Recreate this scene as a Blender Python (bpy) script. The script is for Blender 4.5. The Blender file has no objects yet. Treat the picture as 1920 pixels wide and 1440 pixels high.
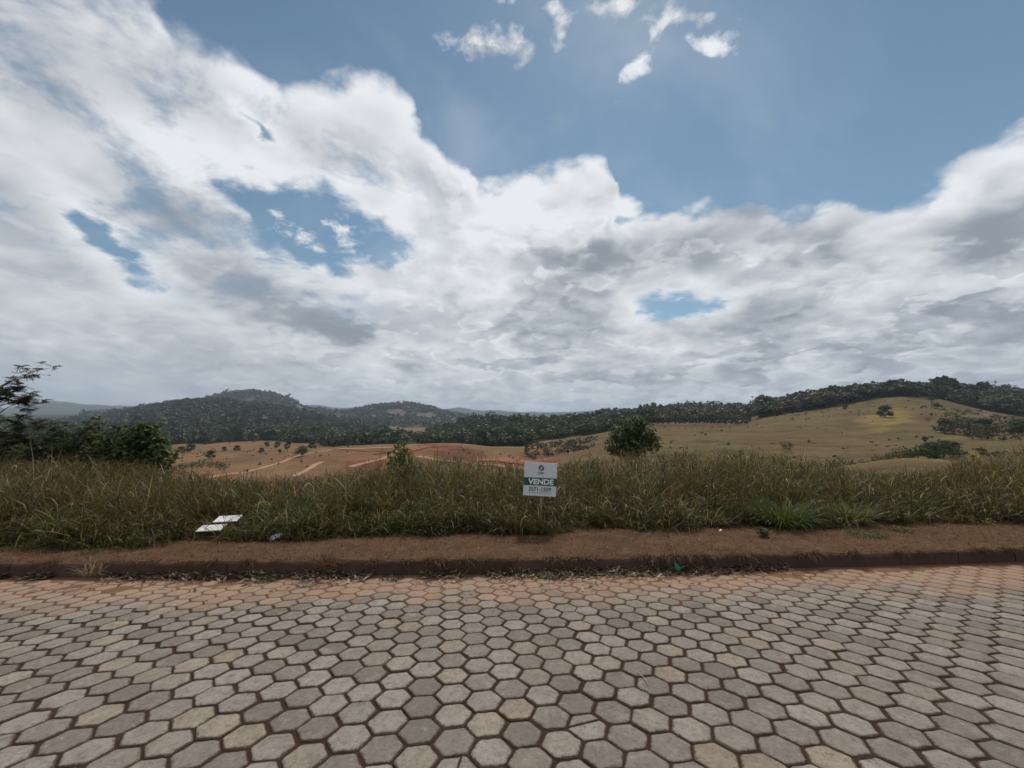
import bpy, bmesh, math, random
import numpy as np
from mathutils import Vector, Matrix

random.seed(11)
RNG = np.random.default_rng(7)
scene = bpy.context.scene
COL = scene.collection

# ------------------------------------------------------------------ camera
FPX, CX, CY = 750.0, 960.0, 720.0          # focal length and centre on a 1920 x 1440 sheet
TILT = math.atan(80.0 / FPX)               # looking slightly up
EYE = 1.70
cam = bpy.data.cameras.new('camera')
cam.sensor_fit = 'HORIZONTAL'
cam.sensor_width = 36.0
cam.lens = 36.0 * FPX / 1920.0
cam.clip_start = 0.05
cam.clip_end = 60000.0
cam_o = bpy.data.objects.new('camera', cam)
cam_o.location = (0, 0, EYE)
cam_o.rotation_euler = (math.pi / 2 + TILT, 0, 0)
COL.objects.link(cam_o)
scene.camera = cam_o

def ray(px, py):
    """direction (X right, Y forward, Z up) of a sight line, Y normalised to 1"""
    x = (px - CX) / FPX
    y = (CY - py) / FPX
    dy = math.cos(TILT) - y * math.sin(TILT)
    return x / dy, (math.sin(TILT) + y * math.cos(TILT)) / dy

def az_el(px, py):
    u, e = ray(px, py)
    return math.atan2(u, 1.0), math.atan2(e, math.hypot(1.0, u))

# ------------------------------------------------------------------ sun and colour management
SUN_EL, SUN_AZ = math.radians(54), math.radians(14)
sun = bpy.data.lights.new('sun', 'SUN')
sun.energy = 2.7
sun.angle = math.radians(4.0)
sun.color = (1.0, 0.95, 0.87)
sun_o = bpy.data.objects.new('sun', sun)
sd = Vector((math.sin(SUN_AZ) * math.cos(SUN_EL), math.cos(SUN_AZ) * math.cos(SUN_EL), math.sin(SUN_EL)))
sun_o.rotation_euler = sd.to_track_quat('Z', 'Y').to_euler()
sun_o.location = (20, 80, 120)
COL.objects.link(sun_o)

vs = scene.view_settings
vs.view_transform = 'Standard'
vs.look = 'None'
vs.exposure = 0.0
vs.gamma = 1.0
vs.use_curve_mapping = False
cy = scene.cycles
cy.use_denoising = True
cy.max_bounces = 5
cy.diffuse_bounces = 3
cy.glossy_bounces = 2
cy.transmission_bounces = 4
cy.volume_bounces = 0
cy.transparent_max_bounces = 8
cy.caustics_reflective = False
cy.caustics_refractive = False
cy.sample_clamp_indirect = 4.0

# ------------------------------------------------------------------ node helpers
class G:
    """small helper that writes expressions as nodes"""
    def __init__(self, tree):
        self.t = tree
    def node(self, kind, **kw):
        n = self.t.nodes.new(kind)
        for k, v in kw.items():
            setattr(n, k, v)
        return n
    def put(self, sock, v):
        if v is None:
            return
        if isinstance(v, bpy.types.NodeSocket):
            self.t.links.new(v, sock)
        elif isinstance(v, (tuple, list)):
            if sock.type == 'RGBA' and len(v) == 3:
                v = (*v, 1.0)
            sock.default_value = v
        else:
            sock.default_value = v
    def m(self, op, a, b=None, c=None, clamp=False):
        n = self.node('ShaderNodeMath', operation=op, use_clamp=clamp)
        for i, v in enumerate((a, b, c)):
            self.put(n.inputs[i], v)
        return n.outputs[0]
    def v(self, op, a, b=None, scale=None):
        n = self.node('ShaderNodeVectorMath', operation=op)
        self.put(n.inputs[0], a)
        self.put(n.inputs[1], b)
        if scale is not None:
            self.put(n.inputs['Scale'], scale)
        return n.outputs['Value'] if op in ('LENGTH', 'DOT_PRODUCT', 'DISTANCE') else n.outputs[0]
    def xyz(self, x, y, z):
        n = self.node('ShaderNodeCombineXYZ')
        for i, q in enumerate((x, y, z)):
            self.put(n.inputs[i], q)
        return n.outputs[0]
    def sep(self, v):
        n = self.node('ShaderNodeSeparateXYZ')
        self.put(n.inputs[0], v)
        return n.outputs
    def noise(self, vec, scale, detail=4.0, rough=0.55, dist=0.0, color=False, lac=2.0):
        n = self.node('ShaderNodeTexNoise')
        if vec is not None:
            self.put(n.inputs['Vector'], vec)
        n.inputs['Scale'].default_value = scale
        n.inputs['Detail'].default_value = detail
        n.inputs['Roughness'].default_value = rough
        n.inputs['Distortion'].default_value = dist
        n.inputs['Lacunarity'].default_value = lac
        return n.outputs['Color'] if color else n.outputs['Fac']
    def voro(self, vec, scale, feature='F1', out='Distance', rnd=1.0):
        n = self.node('ShaderNodeTexVoronoi', feature=feature)
        self.put(n.inputs['Vector'], vec)
        n.inputs['Scale'].default_value = scale
        n.inputs['Randomness'].default_value = rnd
        return n.outputs[out]
    def rng(self, val, a, b, c=0.0, d=1.0, mode='SMOOTHSTEP'):
        n = self.node('ShaderNodeMapRange', interpolation_type=mode, clamp=True) if mode == 'LINEAR' else self.node('ShaderNodeMapRange', interpolation_type=mode)
        for i, q in enumerate((val, a, b, c, d)):
            self.put(n.inputs[i], q)
        return n.outputs[0]
    def mix(self, f, a, b, blend='MIX'):
        n = self.node('ShaderNodeMix', data_type='RGBA', blend_type=blend)
        self.put(n.inputs[0], f)
        self.put(n.inputs[6], a)
        self.put(n.inputs[7], b)
        return n.outputs[2]
    def fmix(self, f, a, b):
        n = self.node('ShaderNodeMix', data_type='FLOAT')
        self.put(n.inputs[0], f)
        self.put(n.inputs[2], a)
        self.put(n.inputs[3], b)
        return n.outputs[0]
    def curve(self, val, pts):
        n = self.node('ShaderNodeFloatCurve')
        self.put(n.inputs['Value'], val)
        c = n.mapping.curves[0]
        c.points[0].location = pts[0]
        c.points[-1].location = pts[-1]
        for p in pts[1:-1]:
            c.points.new(*p)
        for p in c.points:
            p.handle_type = 'AUTO_CLAMPED'
        n.mapping.update()
        return n.outputs[0]

# ------------------------------------------------------------------ sky
world = bpy.data.worlds.new('World')
scene.world = world
world.use_nodes = True
world.cycles.sampling_method = 'MANUAL'
world.cycles.sample_map_resolution = 512

def build_sky():
    nt = world.node_tree
    nt.nodes.clear()
    g = G(nt)
    out = g.node('ShaderNodeOutputWorld')
    bg = g.node('ShaderNodeBackground')
    STR = 0.07
    bg.inputs['Strength'].default_value = STR
    nt.links.new(bg.outputs[0], out.inputs['Surface'])
    sky = g.node('ShaderNodeTexSky', sky_type='NISHITA')
    sky.sun_disc = False
    sky.sun_elevation = SUN_EL
    sky.sun_rotation = SUN_AZ
    sky.altitude = 300
    sky.air_density = 1.0
    sky.dust_density = 0.15
    sky.ozone_density = 2.0
    tc = g.node('ShaderNodeTexCoord')
    d = g.v('NORMALIZE', tc.outputs['Generated'])
    x, y, z = g.sep(d)
    zc = g.m('MAXIMUM', z, 0.0)
    az = g.m('ARCTAN2', x, y)
    el = g.m('ARCSINE', z)
    # cloud space: finer towards the horizon, flattened
    inv = g.m('DIVIDE', 1.0, g.m('ADD', zc, 0.34))
    P = g.v('SCALE', g.v('MULTIPLY', d, (1.0, 1.0, 1.7)), scale=inv)
    # wander of the outlines
    w1 = g.v('SUBTRACT', g.noise(P, 1.7, 2, 0.5, color=True), (0.5, 0.5, 0.5))
    w2 = g.v('SUBTRACT', g.noise(P, 6.0, 5, 0.55, color=True), (0.5, 0.5, 0.5))
    amp = g.m('MULTIPLY_ADD', zc, 0.10, 0.05)
    W = g.v('SCALE', g.v('ADD', g.v('SCALE', w1, scale=0.7), g.v('SCALE', w2, scale=0.8)), scale=amp)
    pos = g.v('ADD', g.xyz(az, el, 0.0), g.v('MULTIPLY', W, (1.3, 1.0, 0.0)))
    paz, pel, _ = g.sep(pos)
    Q = g.v('ADD', P, g.v('SCALE', w2, scale=0.16))        # rounded heads, slightly torn
    def heads(v):
        a = g.voro(v, 5.0, 'SMOOTH_F1')
        b = g.voro(v, 12.0)
        return g.m('SUBTRACT', 1.0, g.m('MULTIPLY_ADD', b, 0.42, g.m('MULTIPLY', a, 0.85)))
    head = heads(Q)
    puff = g.noise(P, 3.8, 5, 0.52, 0.2)
    fine = g.noise(P, 15.0, 5, 0.6, 0.2)

    # outline of the cloud bank against the blue
    rim = [(-400, -260), (60, -120), (250, -30), (330, 45), (470, 100), (560, 122), (640, 132), (720, 140), (775, 185), (830, 250), (880, 300), (915, 348),
           (980, 330), (1060, 322), (1130, 330), (1160, 395), (1215, 388), (1280, 376), (1380, 362), (1480, 392),
           (1530, 374), (1640, 396), (1720, 352), (1765, 318), (1810, 280), (1900, 246), (2100, 220), (2600, 300)]
    pts = []
    for px, py in rim:
        a, e = az_el(px, py)
        pts.append(((a + 1.2) / 2.4, e))
    pts = [(0.0, 0.95)] + [p for p in pts if 0.0 < p[0] < 1.0] + [(1.0, 0.62)]
    B = g.curve(g.m('MULTIPLY_ADD', paz, 1 / 2.4, 0.5), pts)
    F = g.m('SUBTRACT', B, pel)

    def ell(px, py, rx, ry, rot, src):
        """normalised distance from an ellipse given where it hangs in the sky"""
        a, e = az_el(px, py)
        a2, _ = az_el(px + rx, py)
        _, e2 = az_el(px, py - ry)
        n = g.node('ShaderNodeMapping', vector_type='TEXTURE')
        g.put(n.inputs['Vector'], src)
        n.inputs['Location'].default_value = (a, e, 0)
        n.inputs['Rotation'].default_value = (0, 0, math.radians(-rot))
        n.inputs['Scale'].default_value = (abs(a2 - a), abs(e2 - e), 1.0)
        return g.v('LENGTH', n.outputs[0]), min(abs(a2 - a), abs(e2 - e))
    F = g.m('ADD', F, g.m('MULTIPLY', g.m('SUBTRACT', puff, 0.5), 0.09))
    F = g.m('ADD', F, g.m('MULTIPLY', g.m('SUBTRACT', head, 0.42), 0.075))
    F = g.m('ADD', F, g.m('MULTIPLY', g.m('SUBTRACT', fine, 0.5), 0.035))
    torn = g.m('ADD', g.m('MULTIPLY', g.m('SUBTRACT', head, 0.40), 0.9), g.m('MULTIPLY', g.m('SUBTRACT', fine, 0.5), 0.7))
    rag = g.m('ADD', g.m('ADD', g.m('MULTIPLY', g.m('SUBTRACT', puff, 0.5), 2.6), g.m('MULTIPLY', g.m('SUBTRACT', head, 0.42), 1.5)), g.m('MULTIPLY', g.m('SUBTRACT', fine, 0.5), 2.0))
    holes = [(600, 425, 115, 42, 6), (690, 456, 52, 30, 10), (495, 395, 30, 52, -10), (490, 222, 40, 10, 16), (190, 440, 80, 17, 36), (1252, 578, 50, 19, 0)]
    for h in holes:
        r, s = ell(*h, pos)
        F = g.m('MINIMUM', F, g.m('MULTIPLY', g.m('SUBTRACT', g.m('ADD', r, rag), 1.0), 0.034))
    wisps = [(1225, 88, 86, 24, -44), (1285, 50, 66, 22, 8), (1345, 88, 70, 18, 18), (1130, 45, 34, 24, 0), (1042, 78, 16, 42, 0), (930, 92, 54, 26, 0),
             (632, 445, 24, 34, 0), (985, 4, 46, 10, 0), (548, 436, 40, 22, 25)]
    wis = None
    for h in wisps:
        r, s = ell(*h, pos)
        q = g.m('SUBTRACT', 1.0, r)
        wis = q if wis is None else g.m('MAXIMUM', wis, q)
    wA = g.rng(g.m('ADD', wis, g.m('MULTIPLY', g.m('SUBTRACT', fine, 0.51), 7.0)), -0.35, 1.45)
    alpha = g.rng(F, -0.012, 0.024)
    gauze = g.m('MULTIPLY', g.m('MULTIPLY', g.rng(g.noise(g.v('ADD', P, (2.0, 5.0, 1.0)), 3.6, 6, 0.62, 0.2), 0.50, 0.66), g.rng(az, -0.12, -0.4)), g.m('MULTIPLY', g.rng(el, 0.20, 0.36), 0.78))
    alpha = g.m('MULTIPLY', alpha, g.m('SUBTRACT', 1.0, gauze))
    alpha = g.m('MAXIMUM', alpha, wA)
    # thin veil of high haze cloud
    veil = g.m('MULTIPLY', g.rng(g.noise(P, 1.4, 4, 0.6, 0.8), 0.46, 0.80), 0.20)
    alpha = g.m('MAXIMUM', alpha, veil)

    # shading: thin rims glow, deep cores and bases are grey; tops lit
    calm = g.rng(el, 0.02, 0.22, 0.55, 1.0)
    emb = g.m('SUBTRACT', head, heads(g.v('ADD', Q, (0.01, 0.02, 0.055))))
    big = g.noise(P, 2.3, 3, 0.5, 0.3)
    big_up = g.noise(g.v('ADD', P, (0.0, 0.05, 0.15)), 2.3, 3, 0.5, 0.3)
    emb2 = g.m('SUBTRACT', big, big_up)
    core = g.rng(F, 0.0, 0.13)
    lum = g.fmix(core, 1.05, g.fmix(g.rng(az, -0.5, 0.25), 0.74, 0.62))
    lum = g.m('ADD', lum, g.m('MULTIPLY', g.m('MULTIPLY', emb, calm), g.fmix(g.rng(az, -0.45, 0.1), 0.30, 0.62)))
    lum = g.m('ADD', lum, g.m('MULTIPLY', emb2, g.fmix(g.rng(az, -0.45, 0.1), 0.7, 1.25)))
    # separate heaps in front of one another: bright crest, grey body, dark flat base
    where = g.m('MULTIPLY', g.rng(az, -0.85, -0.15, 0.35, 1.0), g.rng(el, 0.0, 0.06, 0.35, 1.0))
    wc = g.m('MULTIPLY', where, g.rng(F, 0.015, 0.10))
    for sc, off, th, k in ((2.1, (3.1, 0.4, 7.7), 0.46, 0.72), (3.7, (8.3, 2.2, 1.9), 0.49, 0.66), (7.0, (1.7, 6.2, 4.4), 0.54, 0.50)):
        Pi = g.v('ADD', g.v('MULTIPLY', Q, (1.0, 1.0, 1.55)), off)
        n0 = g.noise(Pi, sc, 4, 0.5)
        n1 = g.noise(g.v('ADD', Pi, (0.0, 0.03, 0.34 / sc)), sc, 1, 0.5)
        nn = g.m('ADD', n0, g.m('MULTIPLY', g.m('SUBTRACT', head, 0.42), 0.16))
        a = g.rng(nn, th, th + 0.085)
        sh = g.fmix(g.rng(nn, th + 0.02, th + 0.21), 1.02, 0.56)
        sh = g.m('ADD', sh, g.m('MULTIPLY', g.m('SUBTRACT', n0, n1), 1.3))
        sh = g.m('ADD', sh, g.m('MULTIPLY', emb, 0.25))
        lum = g.fmix(g.m('MULTIPLY', g.m('MULTIPLY', a, k), wc), lum, sh)
    greys = [(350, 395, 120, 55, 8, .40), (230, 290, 150, 40, 18, .07), (570, 590, 150, 50, 12, .36), (440, 520, 95, 38, 8, .28), (650, 620, 90, 36, 5, .18),
             (1045, 605, 115, 62, 0, .34), (1075, 530, 150, 48, -14, .25), (1150, 460, 110, 48, -25, .20), (1480, 585, 190, 42, -8, .30), (1345, 450, 140, 60, 0, .22), (1560, 470, 220, 60, 6, .20),
             (1860, 450, 130, 62, -16, .34), (1820, 590, 150, 34, -10, .18), (1650, 645, 110, 24, -6, .2), (772, 686, 48, 24, 0, .24), (1110, 716, 120, 18, 0, .16), (1390, 690, 80, 20, 0, .15),
             (1840, 640, 150, 26, -8, .2), (1240, 640, 70, 24, 0, .12), (300, 700, 420, 40, 0, .10), (820, 590, 70, 20, 6, .10), (700, 500, 55, 30, 0, .10), (1880, 340, 80, 40, -20, .14)]
    dark = None
    for px, py, rx, ry, rot, k in greys:
        r, s = ell(px, py, rx, ry, rot, pos)
        q = g.m('MULTIPLY', g.rng(g.m('ADD', r, torn), 0.1, 1.45, 1.0, 0.0), k * 0.95)
        dark = q if dark is None else g.m('ADD', dark, q)
    lum = g.m('SUBTRACT', lum, g.m('MULTIPLY', dark, g.m('MULTIPLY_ADD', puff, 0.9, 0.6)))
    lum = g.m('ADD', lum, g.m('MULTIPLY', g.m('MULTIPLY', g.m('SUBTRACT', fine, 0.5), calm), 0.10))
    n = g.node('ShaderNodeMath', operation='SMOOTH_MAX')
    g.put(n.inputs[0], lum); g.put(n.inputs[1], 0.36); g.put(n.inputs[2], 0.25)
    lum = g.m('MINIMUM', n.outputs[0], 1.06)
    # wisps by the sun are bright
    lum = g.m('MAXIMUM', lum, g.m('MULTIPLY', wA, 0.99))
    tint = g.mix(g.rng(lum, 0.3, 0.9), (0.84, 0.93, 1.08), (0.98, 1.0, 1.03))
    # bluish murk low on the horizon
    low = g.rng(el, 0.0, 0.16, 1.0, 0.0)
    lum = g.m('MULTIPLY', lum, g.m('MULTIPLY_ADD', low, -0.06, 1.0))
    tint = g.mix(g.m('MULTIPLY', low, 0.55), tint, (0.80, 0.93, 1.10))
    ccol = g.v('SCALE', tint, scale=g.m('MULTIPLY', lum, 0.83 / STR))
    blue = g.mix(1.0, sky.outputs[0], (1.12, 1.28, 1.15), 'MULTIPLY')
    col = g.mix(alpha, blue, ccol)
    g.put(bg.inputs['Color'], col)
build_sky()

# ------------------------------------------------------------------ mesh and object helpers
def mesh_np(name, verts, quads=None, tris=None, mats=(), attrs=None, smooth=False):
    """mesh from arrays; attrs: {name: (n,3) colour or (n,) value on points}"""
    me = bpy.data.meshes.new(name)
    verts = np.asarray(verts, np.float32).reshape(-1, 3)
    q = np.zeros((0, 4), np.int32) if quads is None else np.asarray(quads, np.int32).reshape(-1, 4)
    t = np.zeros((0, 3), np.int32) if tris is None else np.asarray(tris, np.int32).reshape(-1, 3)
    me.vertices.add(len(verts))
    me.vertices.foreach_set('co', verts.ravel())
    me.loops.add(q.size + t.size)
    me.loops.foreach_set('vertex_index', np.concatenate([q.ravel(), t.ravel()]))
    me.polygons.add(len(q) + len(t))
    me.polygons.foreach_set('loop_start', np.concatenate([np.arange(len(q)) * 4, q.size + np.arange(len(t)) * 3]).astype(np.int32))
    me.update(calc_edges=True)
    if smooth:
        me.polygons.foreach_set('use_smooth', np.ones(len(q) + len(t), bool))
    for k, v in (attrs or {}).items():
        v = np.asarray(v, np.float32)
        if v.ndim == 2:
            a = me.attributes.new(k, 'FLOAT_COLOR', 'POINT')
            a.data.foreach_set('color', np.concatenate([v, np.ones((len(v), 1), np.float32)], 1).ravel())
        else:
            a = me.attributes.new(k, 'FLOAT', 'POINT')
            a.data.foreach_set('value', v)
    for m in mats:
        me.materials.append(m)
    return me

def link(name, me, parent=None, loc=(0, 0, 0), rot=(0, 0, 0), scale=(1, 1, 1)):
    o = bpy.data.objects.new(name, me)
    COL.objects.link(o)
    o.location = loc
    o.rotation_euler = rot
    o.scale = scale
    if parent is not None:
        o.parent = parent
    return o

def tag(o, label=None, cat=None, group=None, kind=None):
    for k, v in (('label', label), ('category', cat), ('group', group), ('kind', kind)):
        if v:
            o[k] = v
    return o

def empty(name, loc=(0, 0, 0), rz=0.0):
    o = bpy.data.objects.new(name, None)
    o.empty_display_size = 0.2
    COL.objects.link(o)
    o.location = loc
    o.rotation_euler = (0, 0, rz)
    return o

def copy_thing(src, loc, rz=0.0, scale=1.0, label=None, group=None, cat=None):
    c = src.copy()
    COL.objects.link(c)
    c.location = loc
    c.rotation_euler = (0, 0, rz)
    c.scale = (scale, scale, scale) if not isinstance(scale, tuple) else scale
    for ch in src.children:
        k = ch.copy()
        COL.objects.link(k)
        k.parent = c
    tag(c, label, cat, group)
    return c

class MB:
    """collects simple shapes into one mesh"""
    def __init__(self):
        self.v, self.f = [], []
    def add(self, vs, fs):
        b = len(self.v)
        self.v += [tuple(p) for p in vs]
        self.f += [tuple(i + b for i in f) for f in fs]
    def tube(self, pts, rad, n=6, cap=True):
        pts = [Vector(p) for p in pts]
        rad = rad if isinstance(rad, (list, tuple)) else [rad] * len(pts)
        rings = []
        ref = Vector((0.13, 0.31, 0.94))
        vs = []
        for i, p in enumerate(pts):
            d = (pts[min(i + 1, len(pts) - 1)] - pts[max(i - 1, 0)]).normalized()
            s = d.cross(ref)
            if s.length < 1e-3:
                s = d.cross(Vector((1, 0, 0)))
            s.normalize()
            t = d.cross(s)
            for k in range(n):
                a = 2 * math.pi * k / n
                vs.append(p + (s * math.cos(a) + t * math.sin(a)) * rad[i])
        fs = []
        for i in range(len(pts) - 1):
            for k in range(n):
                fs.append((i * n + k, i * n + (k + 1) % n, (i + 1) * n + (k + 1) % n, (i + 1) * n + k))
        if cap:
            fs.append(tuple(range(n))[::-1])
            fs.append(tuple((len(pts) - 1) * n + k for k in range(n)))
        self.add(vs, fs)
    def box(self, c, s, M=None):
        vs = []
        for z in (-1, 1):
            for y in (-1, 1):
                for x in (-1, 1):
                    p = Vector((x * s[0] / 2, y * s[1] / 2, z * s[2] / 2))
                    if M is not None:
                        p = M @ p
                    vs.append(p + Vector(c))
        self.add(vs, [(0, 2, 3, 1), (4, 5, 7, 6), (0, 1, 5, 4), (2, 6, 7, 3), (0, 4, 6, 2), (1, 3, 7, 5)])
    def poly(self, pts):
        self.add(pts, [tuple(range(len(pts)))])
    def mesh(self, name, mat, smooth=False):
        me = bpy.data.meshes.new(name)
        me.from_pydata(self.v, [], self.f)
        me.materials.append(mat)
        if smooth:
            me.polygons.foreach_set('use_smooth', np.ones(len(me.polygons), bool))
        me.update()
        return me

# ------------------------------------------------------------------ materials
def new_mat(name):
    m = bpy.data.materials.new(name)
    m.use_nodes = True
    nt = m.node_tree
    nt.nodes.clear()
    g = G(nt)
    out = g.node('ShaderNodeOutputMaterial')
    return m, g, out

def surf(g, out, color, rough=0.8, normal=None, spec=0.3, metal=0.0):
    b = g.node('ShaderNodeBsdfPrincipled')
    g.put(b.inputs['Base Color'], color)
    g.put(b.inputs['Roughness'], rough)
    b.inputs['Specular IOR Level'].default_value = spec
    b.inputs['Metallic'].default_value = metal
    if normal is not None:
        g.put(b.inputs['Normal'], normal)
    g.t.links.new(b.outputs[0], out.inputs['Surface'])
    return b

def bump(g, h, strength=0.4, dist=0.01):
    n = g.node('ShaderNodeBump')
    n.inputs['Strength'].default_value = strength
    n.inputs['Distance'].default_value = dist
    g.put(n.inputs['Height'], h)
    return n.outputs[0]

def attr(g, name, fac=False):
    n = g.node('ShaderNodeAttribute')
    n.attribute_name = name
    return n.outputs['Fac' if fac else 'Color']

def wpos(g):
    return g.node('ShaderNodeNewGeometry').outputs['Position']

def mat_leaf(name, trans=0.35, rough=0.6, gain=1.0):
    """foliage whose colour is stored on the leaves, a little light comes through"""
    m, g, out = new_mat(name)
    c = attr(g, 'tint')
    oi = g.node('ShaderNodeObjectInfo').outputs['Random']
    c = g.v('SCALE', c, scale=g.m('MULTIPLY_ADD', oi, 0.3 * gain, 0.85 * gain))
    d = g.node('ShaderNodeBsdfPrincipled')
    g.put(d.inputs['Base Color'], c)
    d.inputs['Roughness'].default_value = rough
    d.inputs['Specular IOR Level'].default_value = 0.25
    t = g.node('ShaderNodeBsdfTranslucent')
    g.put(t.inputs['Color'], g.mix(1.0, c, (1.25, 1.2, 0.7), 'MULTIPLY'))
    mx = g.node('ShaderNodeMixShader')
    mx.inputs[0].default_value = trans
    g.t.links.new(d.outputs[0], mx.inputs[1])
    g.t.links.new(t.outputs[0], mx.inputs[2])
    g.t.links.new(mx.outputs[0], out.inputs['Surface'])
    return m

def mat_plain(name, color, rough=0.7, vary=0.25, scale=8.0, spec=0.3, bumpy=0.0):
    m, g, out = new_mat(name)
    tc = g.node('ShaderNodeTexCoord').outputs['Object']
    n = g.noise(tc, scale, 5, 0.6)
    c = g.mix(n, tuple(v * (1 - vary) for v in color), tuple(min(v * (1 + vary), 1) for v in color))
    surf(g, out, c, rough, bump(g, n, bumpy, 0.01) if bumpy else None, spec)
    return m

MAT = {}
MAT['leaf'] = mat_leaf('foliage', 0.30)
MAT['far_leaf'] = mat_leaf('far_foliage', 0.18)
MAT['grass'] = mat_leaf('grass_blades', 0.38, 0.55)
MAT['bark'] = mat_plain('bark', (0.075, 0.055, 0.04), 0.9, 0.4, 6)
MAT['wood'] = mat_plain('weathered_wood', (0.26, 0.22, 0.16), 0.8, 0.3, 20)

def make_terrain_mat():
    m, g, out = new_mat('hill_ground')
    c = attr(g, 'cover')
    p = wpos(g)
    n1 = g.noise(p, 0.035, 6, 0.62)
    n2 = g.noise(p, 0.4, 5, 0.6)
    n3 = g.noise(g.v('MULTIPLY', p, (1, 1, 6)), 0.09, 4, 0.6, 0.5)
    k = g.m('ADD', g.m('MULTIPLY_ADD', n1, 1.5, -0.22), g.m('ADD', g.m('MULTIPLY', n2, 0.5), g.m('MULTIPLY', n3, 0.4)))
    c2 = g.v('SCALE', c, scale=k)
    c2 = g.mix(g.rng(n1, 0.52, 0.72, 0.0, 0.45), c2, g.mix(1.0, c2, (0.86, 0.95, 0.80), 'MULTIPLY'))
    tuft = g.noise(p, 2.2, 4, 0.65)
    c2 = g.v('SCALE', c2, scale=g.rng(tuft, 0.3, 0.7, 0.70, 1.25))
    surf(g, out, c2, 0.95, bump(g, n2, 0.5, 0.6), 0.05)
    return m
MAT['terrain'] = make_terrain_mat()

# ------------------------------------------------------------------ the lie of the land
ROAD_S = 0.0675                                    # the street falls towards the kerb

def kerb_y(X):
    X = np.asarray(X, float)
    Xc = np.clip(X, -10, 10)
    y = 6.0 + 0.05 * Xc + 0.0033 * Xc ** 2
    return y + (X - Xc) * (0.05 + 0.0066 * Xc)

def vnoise(x, y, seed=0):
    """value noise, numpy"""
    x = np.asarray(x, float); y = np.asarray(y, float)
    xi = np.floor(x); yi = np.floor(y)
    fx = x - xi; fy = y - yi
    fx = fx * fx * (3 - 2 * fx); fy = fy * fy * (3 - 2 * fy)
    def h(a, b):
        s = np.sin(a * 127.1 + b * 311.7 + seed * 74.7) * 43758.5453
        return s - np.floor(s)
    return (h(xi, yi) * (1 - fx) + h(xi + 1, yi) * fx) * (1 - fy) + (h(xi, yi + 1) * (1 - fx) + h(xi + 1, yi + 1) * fx) * fy

def fbm(x, y, oct=4, seed=0):
    t = 0; a = 0.5; s = 0
    for o in range(oct):
        t = t + a * vnoise(x * 2 ** o + 17.3 * o, y * 2 ** o - 9.1 * o, seed + o); s += a; a *= 0.5
    return t / s

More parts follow.
